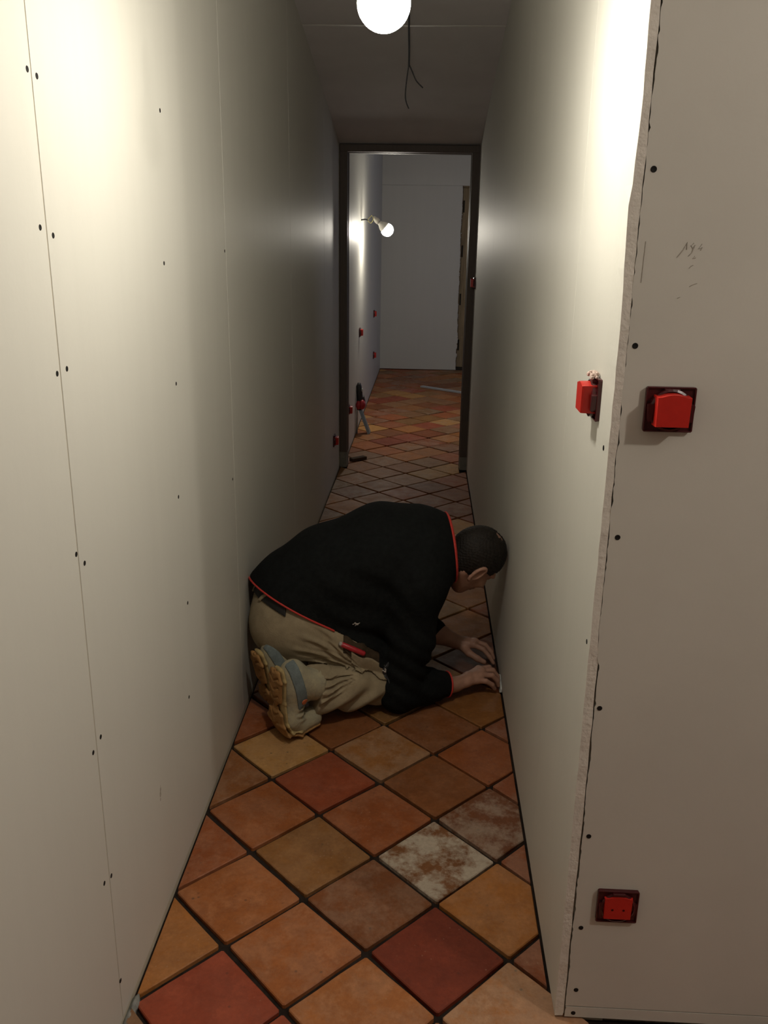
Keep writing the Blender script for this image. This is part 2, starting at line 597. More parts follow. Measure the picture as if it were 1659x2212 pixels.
# far room
wall_far_left = structure('wall_far_left', 'left wall of the far room lit by a bare bulb')
XFL = -0.540
fe = [YD + 0.09, 6.35, 7.55, 8.75, YF + 0.02]
bm = bmesh.new()
box(bm, XFL - 0.12, XFL - 0.002, YD + 0.085, YF + 0.1, -0.02, 2.7)
obj('wall_core', bm, M['gap'], wall_far_left)
for a, b in zip(fe[:-1], fe[1:]):
    panel(wall_far_left, 'plasterboard_panel', XFL - 0.012, XFL, a + 0.001, b - 0.001, 0.006, 2.6, M['board'])
wall_far = structure('wall_far', 'plain plasterboard end wall of the far room with a rough cut opening')
bm = bmesh.new()
n = 120
prev = None
wob = 0
for k in range(n + 1):
    z = 0.006 + (2.062 - 0.006) * k / n
    wob = wob * 0.8 + rng.uniform(-.003, .003)
    x1 = 0.362 + wob + (rng.uniform(0.004, 0.016) if 0.25 < z < 0.45 else 0.0)
    row = [bm.verts.new(c) for c in ((XFL - 0.01, YF, z), (x1, YF, z), (x1 + 0.002, YF + 0.016, z), (XFL - 0.01, YF + 0.016, z))]
    if prev:
        for j in range(4):
            f = bm.faces.new((prev[j], prev[(j + 1) % 4], row[(j + 1) % 4], row[j]))
            f.material_index = 1 if j == 1 else 0
    prev = row
o = obj('plasterboard_panel', bm, None, wall_far)
o.data.materials.append(M['board'])
o.data.materials.append(M['gypsum'])
panel(wall_far, 'plasterboard_panel', XFL - 0.01, 2.2, YF, YF + 0.016, 2.0635, 2.6, M['board'])
panel(wall_far, 'plasterboard_panel', 1.25, 2.2, YF, YF + 0.016, 0.006, 2.062, M['board'])
# plaster crumbs bulging from the cut edge
bm = bmesh.new()
for k in range(46):
    z = rng.choice([rng.uniform(0.16, 0.42), rng.uniform(0.3, 1.9)])
    r = rng.uniform(0.004, 0.011) if z < 0.42 else rng.uniform(0.003, 0.006)
    q = bmesh.ops.create_icosphere(bm, subdivisions=1, radius=r)
    for v in q['verts']:
        v.co = Vector((v.co.x * 0.8, v.co.y, v.co.z * 1.5)) + Vector((0.366 + rng.uniform(-.004, .005), YF + 0.006, z))
tag(obj('plaster_crumb', bm, M['gypsum'], wall_far, smooth=True), kind='stuff')
bm = bmesh.new()
box(bm, XFL - 0.1, 2.3, YF + 0.40, YF + 0.5, -0.02, 2.7)
obj('wall_core', bm, M['ragged'], wall_far)

door_2 = structure('door_2', 'old brown timber lining with dark slots inside the rough opening')
bm = bmesh.new()
box(bm, 0.31, 0.475, YF + 0.055, YF + 0.12, 0.035, 2.045, 0.004)
obj('timber_post', bm, M['timber'], door_2)
bm = bmesh.new()
box(bm, 0.477, 1.25, YF + 0.07, YF + 0.11, 0.035, 2.045, 0.004)
obj('timber_leaf', bm, M['timber'], door_2)
bm = bmesh.new()
box(bm, 0.31, 1.25, YF + 0.05, YF + 0.13, 2.047, 2.12, 0.004)
obj('timber_lintel', bm, M['timber'], door_2)
bm = bmesh.new()
box(bm, 0.30, 1.25, YF + 0.02, YF + 0.13, 0.0, 0.033, 0.003)
obj('sill', bm, M['slot'], door_2)
for z in (1.845, 1.36, 0.82, 0.295):
    bm = bmesh.new()
    box(bm, 0.378, 0.396, YF + 0.050, YF + 0.06, z - 0.065, z + 0.065, 0.003)
    obj('slot', bm, M['slot'], door_2)

wall_far_right = structure('wall_far_right')
bm = bmesh.new()
box(bm, 2.2, 2.3, YD + 0.03, 7.9, -0.02, 2.7)
box(bm, 2.2, 2.3, 9.3, YF + 0.1, -0.02, 2.7)
box(bm, 2.2, 2.3, 7.9, 9.3, 1.95, 2.7)
box(bm, 2.2, 2.3, 7.9, 9.3, -0.02, 0.55)
obj('plasterboard_panel', bm, M['board'], wall_far_right)
ceiling_far = structure('ceiling_far')
bm = bmesh.new()
box(bm, -0.7, 2.3, YD + 0.03, YF + 0.5, 2.55, 2.65)
obj('ceiling_board', bm, M['board'], ceiling_far)

# ------------------------------------------------------------------ floor
floor = structure('floor', 'floor of diagonal old terracotta tiles with open dark joints')
bm = bmesh.new()
box(bm, XL - 0.12, 4.8, -4.3, YF + 0.5, -0.06, -0.0125)
obj('mortar_bed', bm, M['mortar'], floor)

GX, GY, GA, GS = -0.40819, 1.83847, math.radians(-44.764), 0.22198
AX = Vector((math.cos(GA), math.sin(GA), 0)) * GS
AY = Vector((-math.sin(GA), math.cos(GA), 0)) * GS
ORANGE = (0.335, 0.1122, 0.0372)
OCHRE = (0.367, 0.1462, 0.0446)
RED = (0.265, 0.0578, 0.0260)
DRED = (0.176, 0.0313, 0.0161)
BUFF = (0.421, 0.2244, 0.0899)
OLIVE = (0.226, 0.1122, 0.0434)
PALE = (0.328, 0.1632, 0.0868)
BROWN = (0.211, 0.0748, 0.0298)
RUST = (0.281, 0.0816, 0.0285)
GREYP = (0.257, 0.1360, 0.0837)
SPEC = {(0, 0): ((.255, .115, .042), .10), (1, 1): ((.20, .085, .04), 1.35), (1, 2): ((.17, .062, .032), .62), (0, 1): (RUST, .12), (0, 2): (BROWN, .06), (-1, 1): (RED, .06),
        (-1, 2): ((0.296, 0.1292, 0.0527), .3), (-1, 0): ((0.296, 0.0952, 0.0341), .12), (-1, -1): (RUST, .14), (0, -1): (ORANGE, .12), (1, -1): ((0.328, 0.1088, 0.0372), .16),
        (1, 0): ((.19, .066, .026), .20), (2, 0): (DRED, .0), (2, 1): (OCHRE, .14), (2, -1): ((0.351, 0.1292, 0.0465), .18), (1, -2): ((0.296, 0.0578, 0.0310), .04),
        (0, -2): (OCHRE, .1), (3, 0): ((0.374, 0.1632, 0.0744), .4), (2, -2): ((0.289, 0.0612, 0.0310), .06), (3, -1): ((0.351, 0.1292, 0.0496), .2), (-2, 1): (BUFF, .2), (-2, 0): ((0.257, 0.0986, 0.0372), .2),
        (-2, 2): (BROWN, .05), (-1, 3): (BROWN, .1), (0, 3): ((0.257, 0.0748, 0.0248), .06), (1, 3): (OCHRE, .15), (2, 2): (RED, .05), (3, 1): (ORANGE, .1),
        (-1, 4): ((0.234, 0.0952, 0.0310), .05), (-2, 3): (OLIVE, .1), (0, 4): (ORANGE, .1), (-3, 1): (RUST, .1), (-3, 2): (BROWN, .1), (-2, 4): (OLIVE, .1), (-2, 5): ((.10, .034, .020), .0), (-3, 6): (OCHRE, .1), (-3, 5): (OLIVE, .1), (-1, 5): (BROWN, .05), (-3, 3): (BROWN, .05)}
PALETTE = [ORANGE, OCHRE, RUST, RUST, BROWN, BROWN, OLIVE, RED, BUFF, GREYP, (.28, .115, .046), (.31, .136, .062)]
CORR = [OCHRE, RUST, BROWN, BROWN, OLIVE, GREYP, (.28, .115, .046), (.31, .136, .062), BUFF]


def clip(poly, axis, val, keep_less):
    out = []
    n = len(poly)
    for i in range(n):
        a, b = poly[i], poly[(i + 1) % n]
        ia = (a[axis] <= val) if keep_less else (a[axis] >= val)
        ib = (b[axis] <= val) if keep_less else (b[axis] >= val)
        if ia:
            out.append(a)
        if ia != ib:
            t = (val - a[axis]) / (b[axis] - a[axis])
            out.append((a[0] + (b[0] - a[0]) * t, a[1] + (b[1] - a[1]) * t))
    return out


def area(poly):
    return 0.5 * sum(poly[i][0] * poly[(i + 1) % len(poly)][1] - poly[(i + 1) % len(poly)][0] * poly[i][1] for i in range(len(poly)))


def tile_poly(i, j, r):
    g = 0.0044 + r.uniform(0, 0.0020)
    cs = []
    for (u, v) in ((0, 0), (1, 0), (1, 1), (0, 1)):
        p = Vector((GX, GY, 0)) + AX * (i + u) + AY * (j + v)
        p += Vector((r.uniform(-.0028, .0028), r.uniform(-.0028, .0028), 0))
        cs.append(p)
    cen = sum(cs, Vector()) / 4
    s = (GS / 2 - g) / (GS / 2)
    cs = [cen + (c - cen) * s for c in cs]
    pts = []
    for k in range(4):
        a, b = cs[k], cs[(k + 1) % 4]
        for t in (0.022, 0.35, 0.66, 0.978):
            q = a.lerp(b, t)
            nrm = Vector((b.y - a.y, a.x - b.x, 0)).normalized()
            off = r.uniform(-.0011, .0009) if 0.1 < t < 0.9 else -0.0008
            q = q + nrm * off
            pts.append((q.x, q.y))
    return pts, cen


def tile_into(bm, poly, cx, cy, z0, bev=0.0022, thick=0.016):
    n = len(poly)
    inner, mid, low = [], [], []
    for k in range(n):
        a, b, c = Vector((*poly[k - 1], 0)), Vector((*poly[k], 0)), Vector((*poly[(k + 1) % n], 0))
        d1 = (b - a).normalized() if (b - a).length > 1e-7 else Vector((1, 0, 0))
        d2 = (c - b).normalized() if (c - b).length > 1e-7 else d1
        nn = Vector((-(d1.y + d2.y), d1.x + d2.x, 0))
        nn = nn.normalized() if nn.length > 1e-6 else Vector((0, 0, 0))
        inner.append(bm.verts.new((b.x - cx + nn.x * bev, b.y - cy + nn.y * bev, z0)))
        mid.append(bm.verts.new((b.x - cx, b.y - cy, z0 - bev)))
        low.append(bm.verts.new((b.x - cx, b.y - cy, z0 - thick)))
    bm.faces.new(inner)
    for k in range(n):
        k2 = (k + 1) % n
        bm.faces.new((inner[k], mid[k], mid[k2], inner[k2]))
        bm.faces.new((mid[k], low[k], low[k2], mid[k2]))


cand = []
for i in range(-50, 40):
    for j in range(-45, 50):
        c = Vector((GX, GY, 0)) + AX * (i + .5) + AY * (j + .5)
        if -0.9 < c.x < 4.8 and -4.3 < c.y < YF + 0.4:
            cand.append((i, j, c))
indiv, rest = [], []
for i, j, c in cand:
    r = random.Random(i * 1009 + j * 9176 + 5)
    pts, cen = tile_poly(i, j, r)
    if c.y < YD + 0.02:
        x0 = XL + 0.006
        x1 = XR - 0.004 if c.y > YC else 4.69
        y0, y1 = -4.19, (YC - 0.004 if (c.x > XR and c.y < YC) else 99)
        if c.x > XR + 0.16 and c.y > YC:
            continue
    else:
        x0, x1, y0, y1 = XFL + 0.004, 2.19, -9, YF + 0.3
        if c.y < YD + 0.12:
            x1 = 0.25
            x0 = -0.512
    poly = clip(pts, 0, x0, False)
    if len(poly) > 2:
        poly = clip(poly, 0, x1, True)
    if len(poly) > 2:
        poly = clip(poly, 1, y1, True)
    if len(poly) > 2:
        poly = clip(poly, 1, y0, False)
    # merge near-duplicate points
    q = []
    for a in poly:
        if not q or math.hypot(a[0] - q[-1][0], a[1] - q[-1][1]) > 0.0012:
            q.append(a)
    if len(q) > 2 and math.hypot(q[0][0] - q[-1][0], q[0][1] - q[-1][1]) < 0.0012:
        q.pop()
    if len(q) < 3 or abs(area(q)) < 0.0012:
        continue
    (indiv if (c.y > 1.0 and c.x < 0.31 + max(0, (c.y - 5.7) * 0.09)) else rest).append((i, j, c, q, r))
indiv.sort(key=lambda t: t[2].y)
rest += indiv[299:]
indiv = indiv[:299]
print('tiles', len(indiv), len(rest))
for i, j, c, q, r in indiv:
    bm = bmesh.new()
    tile_into(bm, q, c.x, c.y, 0.0)
    o = obj('tile', bm, M['tile'], floor, (c.x, c.y, r.uniform(-.0022, .0008)))
    o.rotation_euler = (r.uniform(-.006, .006), r.uniform(-.006, .006), 0)
    if (i, j) in SPEC:
        col, al = SPEC[(i, j)]
    else:
        col = r.choice(PALETTE if c.y > 5.9 else CORR)
        k = r.uniform(0.85, 1.12)
        col = tuple(v * k for v in col)
        al = r.choice([0, .05, .1, .2, .4])
        if c.y > 6.0:
            col = tuple(v * f for v, f in zip(col, (1.12, 1.08, 1.05)))
    o.color = (col[0] * 1.16, col[1] * 1.10, col[2] * 0.80, al * 0.7)
bm = bmesh.new()
for i, j, c, q, r in rest:
    tile_into(bm, q, 0, 0, r.uniform(-.002, .0005))
o = obj('tile_field', bm, M['tile'], floor)
o.color = (*RUST, .15)
tag(o, kind='stuff')
# grey mortar squeezed out at the foot of the left wall
bm = bmesh.new()
for k in range(26):
    y = rng.uniform(1.12, 1.40)
    q = bmesh.ops.create_icosphere(bm, subdivisions=1, radius=1)
    s = (rng.uniform(.006, .012), rng.uniform(.012, .03), rng.uniform(.006, .012))
    for v in q['verts']:
        v.co = Vector((v.co.x * s[0], v.co.y * s[1], v.co.z * s[2])) + Vector((XL + 0.008, y, -0.006))
tag(obj('mortar_lump', bm, M['mortar_grey'], floor, smooth=True), kind='stuff')


# ------------------------------------------------------------------ bare bulbs


def bulb(root_name, label, pos, axis, R, glow, group=None):
    """pos: centre of the globe, axis: direction from the globe to its socket."""
    root = empty(root_name, pos, label, 'light bulb', group)
    q = Vector((0, 0, 1)).rotation_difference(Vector(axis).normalized()).to_matrix()
    prof = [(0, -R)] + [(R * math.sin(t), -R * math.cos(t)) for t in [k * math.pi / 24 for k in range(1, 17)]]
    bm = bmesh.new()
    lathe(bm, prof, q)
    obj('globe', bm, glow, root, smooth=True)
    r0, z0 = prof[-1]
    bm = bmesh.new()
    lathe(bm, [(r0, z0), (r0 * 0.97, z0 + R * 0.12), (R * 0.70, z0 + R * 0.55), (R * 0.42, z0 + R * 0.95), (R * 0.33, z0 + R * 1.3), (0, z0 + R * 1.3)], q)
    obj('bulb_base', bm, M['bulb_base'], root, smooth=True)
    bm = bmesh.new()
    zb = z0 + R * 1.22
    lathe(bm, [(0, zb), (R * .42, zb), (R * .44, zb + .012), (R * .44, zb + .03), (R * .34, zb + .04), (R * .30, zb + .055), (.006, zb + .062), (0, zb + .062)], q)
    obj('socket', bm, M['socket'], root, smooth=True)
    return root, q @ Vector((0, 0, zb + 0.06))


BN = Vector((-0.080, 1.515, 1.845))
root, top = bulb('light_bulb', 'bright bare bulb hanging from a cable at the mouth of the corridor', BN, (0, 0, 1), 0.0415, M['bulb_near'])
bm = bmesh.new()
tube(bm, curve_pts([top, top + Vector((.004, .004, .25)), top + Vector((-.006, .0, .6)), (0.0, 0.0, zc(BN.y) - BN.z)]), 0.0035, 8)
obj('cable', bm, M['cable'], root, smooth=True)

BF = Vector((-0.335, 7.30, 1.556))
root, top = bulb('light_bulb', 'small bare bulb sticking out from the left wall of the far room', BF, (-.72, -.1, .62), 0.050, M['bulb_far'])
hole = Vector((XFL, 7.235, 1.628)) - BF
bm = bmesh.new()
tube(bm, curve_pts([hole + Vector((-.002, 0, 0)), hole + Vector((.03, 0, .004)), hole + Vector((.052, 0, .000))]), 0.006, 8)
obj('cable', bm, M['cable'], root, smooth=True)
e = hole + Vector((.050, 0, 0))
bm = bmesh.new()
tube(bm, curve_pts([e, e + Vector((.012, -.004, -.012)), e + Vector((.028, .002, -.022)), e + Vector((.045, .0, .002)), top + Vector((-.006, 0, .006)), top]), 0.0028, 6)
tube(bm, curve_pts([e, e + Vector((.010, .004, .012)), e + Vector((.022, .004, .022)), e + Vector((.034, .0, .036))]), 0.0026, 6)
obj('strand', bm, M['strand'], root, smooth=True)

# loose two-core cable hanging from the ceiling
cb = empty('hanging_cable', (-0.105, 3.9, zc(3.9)), 'thin dark loose cable hanging from the ceiling behind the near bulb', 'cable')
O_ = Vector((-0.105, 3.9, zc(3.9)))
bm = bmesh.new()
tube(bm, [Vector(p) - O_ for p in curve_pts([(-0.105, 3.9, zc(3.9)), (-.104, 3.9, 2.30), (-.101, 3.9, 2.22), (-.101, 3.9, 2.16)])], 0.004, 8)
obj('sheath', bm, M['cable'], cb, smooth=True)
for pts in ([(-.101, 3.9, 2.17), (-.108, 3.9, 2.12), (-.113, 3.9, 2.06), (-.109, 3.9, 2.03), (-.098, 3.9, 2.005)], [(-.101, 3.9, 2.17), (-.088, 3.9, 2.145), (-.070, 3.9, 2.11), (-.042, 3.9, 2.083)]):
    bm = bmesh.new()
    tube(bm, [Vector(p) - O_ for p in curve_pts(pts)], 0.0028, 6)
    obj('strand', bm, M['cable'], cb, smooth=True)

# ------------------------------------------------------------------ red boxes for sockets and switches
# modelled looking along -Y (front towards the viewer), then turned onto their wall
BOX_MESH = {}


def rounded_rect(bm, w, h, r, y0, y1, n=4, crown=0.0):
    pts = []
    for cx, cz, a0 in ((w / 2 - r, h / 2 - r, 0), (-w / 2 + r, h / 2 - r, 90), (-w / 2 + r, -h / 2 + r, 180), (w / 2 - r, -h / 2 + r, 270)):
        for k in range(n + 1):
            a = math.radians(a0 + 90 * k / n)
            pts.append((cx + r * math.cos(a), cz + r * math.sin(a)))
    f = [bm.verts.new((x, y0, z)) for x, z in pts]
    b = [bm.verts.new((x, y1, z)) for x, z in pts]
    bm.faces.new(f)
    bm.faces.new(b[::-1])
    for k in range(len(pts)):
        bm.faces.new((f[k], b[k], b[(k + 1) % len(pts)], f[(k + 1) % len(pts)]))


def box_meshes(kind):
    if kind in BOX_MESH:
        return BOX_MESH[kind]
    out = []
    # base plate with rim, dark red
    bm = bmesh.new()
    rounded_rect(bm, .0775, .0715, .004, -.0035, .002)
    for s in (-1, 1):
        box(bm, s * .0375 - .0013, s * .0375 + .0013, -.0068, -.003, -.0345, .0345, .0006)
        box(bm, -.0375, .0375, -.0068, -.003, s * .0345 - .0013, s * .0345 + .0013, .0006)
    out.append(('base_plate', bm, 'box_dark'))
    # round collar
    bm = bmesh.new()
    n = 28
    cd = .008 if kind == 'holed' else .013
    pr = [(.0335, -.003), (.0335, -cd), (.0300, -cd - .002), (.0300, -.004)]
    rings = [[bm.verts.new((r * math.cos(2 * math.pi * k / n), y, r * math.sin(2 * math.pi * k / n))) for k in range(n)] for r, y in pr]
    for a, b in zip(rings, rings[1:] + rings[:1]):
        for k in range(n):
            bm.faces.new((a[k], a[(k + 1) % n], b[(k + 1) % n], b[k]))
    out.append(('collar', bm, 'box_dark'))
    # screw lugs left and right, tab on top
    for s in (-1, 1):
        bm = bmesh.new()
        rounded_rect(bm, .010, .028, .003, -.008 if kind == 'holed' else -.016, -.003)
        for v in bm.verts:
            v.co.x = v.co.x * (1.0 if v.co.z > 0 else .7) + s * .0315
            v.co.z -= .004
        out.append(('lug', bm, 'box_dark'))
    bm = bmesh.new()
    box(bm, -.012, .012, -.012, -.003, .028, .0335, .0012)
    out.append(('tab', bm, 'box_dark'))
    # bright cover with an arched top edge
    bm = bmesh.new()
    w, zb, zt_, d0, d1 = .0258, -.0232, .0225, (-.012 if kind == 'holed' else -.031), -.006
    top_ = []
    for k in range(9):
        x = -w + 2 * w * k / 8
        arch = .0045 * max(0, math.cos(x / w * math.pi / 2 * 1.25)) ** 0.8
        top_.append((x, zt_ + arch))
    pts = [(-w * .97, zb), (w * .97, zb)] + top_[::-1]
    f = [bm.verts.new((x, d0, z)) for x, z in pts]
    m_ = [bm.verts.new((x * 1.02, d0 + .003, z * 1.02)) for x, z in pts]
    b = [bm.verts.new((x * 1.04, d1, z * 1.04)) for x, z in pts]
    bm.faces.new(f)
    bm.faces.new(b[::-1])
    for a, c in ((f, m_), (m_, b)):
        for k in range(len(pts)):
            k2 = (k + 1) % len(pts)
            bm.faces.new((a[k], c[k], c[k2], a[k2]))
    out.append(('cover', bm, 'box_red'))
    if kind == 'holed':
        bm = bmesh.new()
        for s in (-1, 1):
            lathe(bm, [(0, 0), (.0022, 0), (.0022, .001), (0, .001)], Matrix.Translation((s * .0105, d0 - .0006, -.002)).to_4x4() @ Matrix.Rotation(math.radians(-90), 4, 'X'), 10)
        out.append(('hole', bm, 'hole'))
    if kind == 'dusty':
        bm = bmesh.new()
        r_ = random.Random(2)
        for k in range(34):
            q = bmesh.ops.create_icosphere(bm, subdivisions=1, radius=r_.uniform(.0018, .0045))
            c = Vector((r_.uniform(-.020, .020), r_.uniform(-.015, -.003), .036 + r_.uniform(0, .007)))
            for v in q['verts']:
                v.co += c
        out.append(('plaster_crumb', bm, 'dust'))
    res = []
    for nm, bm, mm in out:
        me = bpy.data.meshes.new(nm)
        bmesh.ops.recalc_face_normals(bm, faces=bm.faces)
        bm.to_mesh(me)
        bm.free()
        me.materials.append(M[mm])
        res.append((nm, me))
    BOX_MESH[kind] = res
    return res


def wall_box(loc, rz, label, group, kind='plain', tilt=0.0, s=1.0):
    r = empty('junction_box', loc, label, 'junction box', group)
    r.rotation_euler = (0, tilt, rz)
    r.scale = (s, s, s)
    for nm, me in box_meshes(kind):
        p = link(nm, me, None, r)
        if nm == 'plaster_crumb':
            p['kind'] = 'stuff'
    return r


G1 = 'red boxes near the corridor mouth'
G2 = 'red boxes in the far room'
wall_box((0.387, YC + 0.0, 1.2475), 0, 'red box with plain cover at mid height on the grey wall facing the camera', G1)
wall_box((0.397, YC + 0.0, 0.287), 0, 'red box with two dark holes low on the grey wall facing the camera', G1, 'holed')
wall_box((XR, 1.512, 1.241), math.radians(-90), 'red box topped with plaster crumbs on the right corridor wall, seen from the side', G1, 'dusty')
wall_box((XL, 5.355, 0.27), math.radians(90), 'dark red box low on the left corridor wall just before the door frame', 'red boxes at the corridor end', s=1.0)
wall_box((XR, 5.62, 1.236), math.radians(-90), 'dark red box on the right corridor wall beside the door frame', 'red boxes at the corridor end', s=1.0)
wall_box((XFL, 7.116, 0.763), math.radians(90), 'nearest of the upper red boxes on the far room left wall, below the bulb', G2)
wall_box((XFL, 9.033, 0.755), math.radians(90), 'upper of the two red boxes near the far corner of the far room', G2)
wall_box((XFL, 9.033, 0.337), math.radians(90), 'lower of the two red boxes near the far corner of the far room', G2)
wall_box((XFL, 6.114, 0.322), math.radians(90), 'red box low on the far room left wall, half hidden by the left jamb', G2)

# ------------------------------------------------------------------ things on the floor
# black and red tool leaning against the wall of the far room
TX, TY = -0.505, 6.80
tool = empty('leaning_tool', (TX, TY, 0), 'black and red tool with blue-grey leg leaning on the far room left wall', 'tool')


def tl(p):
    return Vector(p) - Vector((TX, TY, 0))


bm = bmesh.new()
tube(bm, [tl((-.530, 6.79, 0.002)), tl((-.528, 6.80, .20)), tl((-.530, 6.80, .385))], .0075, 8)
obj('rail', bm, M['alu'], tool, smooth=True)
bm = bmesh.new()
A_, B2 = tl((-.512, 6.83, .205)), tl((-.432, 6.82, .0))
d = (B2 - A_).normalized()
sd = Vector((0, 1, 0))
nn = d.cross(sd).normalized()
vs_ = []
for p, wd in ((A_, .027), (B2, .044)):
    for a, b in ((-1, -1), (1, -1), (1, 1), (-1, 1)):
        vs_.append(bm.verts.new(p + sd * a * wd + nn * b * .011))
for q in ((0, 1, 2, 3), (7, 6, 5, 4), (0, 4, 5, 1), (1, 5, 6, 2), (2, 6, 7, 3), (3, 7, 4, 0)):
    bm.faces.new([vs_[k] for k in q])
bmesh.ops.bevel(bm, geom=bm.edges[:], offset=.003, segments=2, affect='EDGES')
obj('leg', bm, M['steel'], tool)
bm = bmesh.new()
tube(bm, [tl((-.512, 6.80, .19)), tl((-.508, 6.80, .25)), tl((-.512, 6.80, .33)), tl((-.516, 6.80, .38)), tl((-.514, 6.80, .405))], [.019, .024, .025, .022, .012], 14)
obj('grip', bm, M['black_tool'], tool, smooth=True)
bm = bmesh.new()
q = bmesh.ops.create_uvsphere(bm, u_segments=16, v_segments=10, radius=1)
for v in q['verts']:
    v.co = Vector((v.co.x * .030, v.co.y * .034, v.co.z * .040)) + tl((-.490, 6.79, .235))
obj('knob', bm, M['red_tool'], tool, smooth=True)
bm = bmesh.new()
q = bmesh.ops.create_uvsphere(bm, u_segments=16, v_segments=10, radius=1)
for v in q['verts']:
    v.co = Vector((v.co.x * .020, v.co.y * .03, v.co.z * .036)) + tl((-.518, 6.775, .232))
obj('knob', bm, M['red_tool'], tool, smooth=True)
bm = bmesh.new()
lathe(bm, [(0, -.012), (.028, -.012), (.031, -.006), (.031, .006), (.028, .012), (0, .012)], Matrix.Translation(tl((-.484, 6.83, .272))) @ Matrix.Rotation(math.radians(75), 4, 'Y'), 20)
obj('wheel', bm, M['black_tool'], tool, smooth=False)
bm = bmesh.new()
q = bmesh.ops.create_uvsphere(bm, u_segments=12, v_segments=8, radius=1)
for v in q['verts']:
    v.co = Vector((v.co.x * .007, v.co.y * .012, v.co.z * .016)) + tl((-.489, 6.79, .352))
obj('lever', bm, M['white'], tool, smooth=True)

# offcut in the doorway
bm = bmesh.new()
box(bm, -.062, .062, -.022, .022, 0, .022, .002)
o = obj('wood_offcut', bm, M['offcut'], None, (-.452, 5.925, 0.0005))
o.rotation_euler = (0, 0, math.radians(42))
tag(o, 'dark wood offcut lying on the tiles beside the left door jamb', 'wood')

# long pale straightedge on the far floor
bm = bmesh.new()
L0, L1 = Vector((-.03, 9.12, 0)), Vector((.62, 8.60, 0))
mid = (L0 + L1) / 2
ln = (L1 - L0).length
box(bm, -ln / 2, ln / 2, -.024, .024, 0, .016, .002)
o = obj('straightedge', bm, M['alu'], None, (mid.x, mid.y, 0.0012))
o.rotation_euler = (0, 0, math.atan2(L1.y - L0.y, L1.x - L0.x))
tag(o, 'long pale blue-grey straightedge lying on the tiles of the far room', 'straightedge')

# small white wedge between tile and wall at the worker's hand
bm = bmesh.new()
vs_ = [bm.verts.new(c) for c in ((0, 0, 0), (.008, 0, 0), (.008, .075, 0), (0, .075, 0), (.003, 0, .012), (.008, 0, .012), (.008, .075, .030), (.001, .075, .030))]
for q in ((3, 2, 1, 0), (4, 5, 6, 7), (0, 1, 5, 4), (1, 2, 6, 5), (2, 3, 7, 6), (3, 0, 4, 7)):
    bm.faces.new([vs_[k] for k in q])
o = obj('wall_spacer', bm, M['white'], None, (0.2905, 2.70, 0.0008))
tag(o, "small white wedge between floor tile and right wall at the worker's near hand", 'spacer')

# ------------------------------------------------------------------ the kneeling worker
# Surfaces are grown as smooth blends of tapered limbs and meshed on a grid.


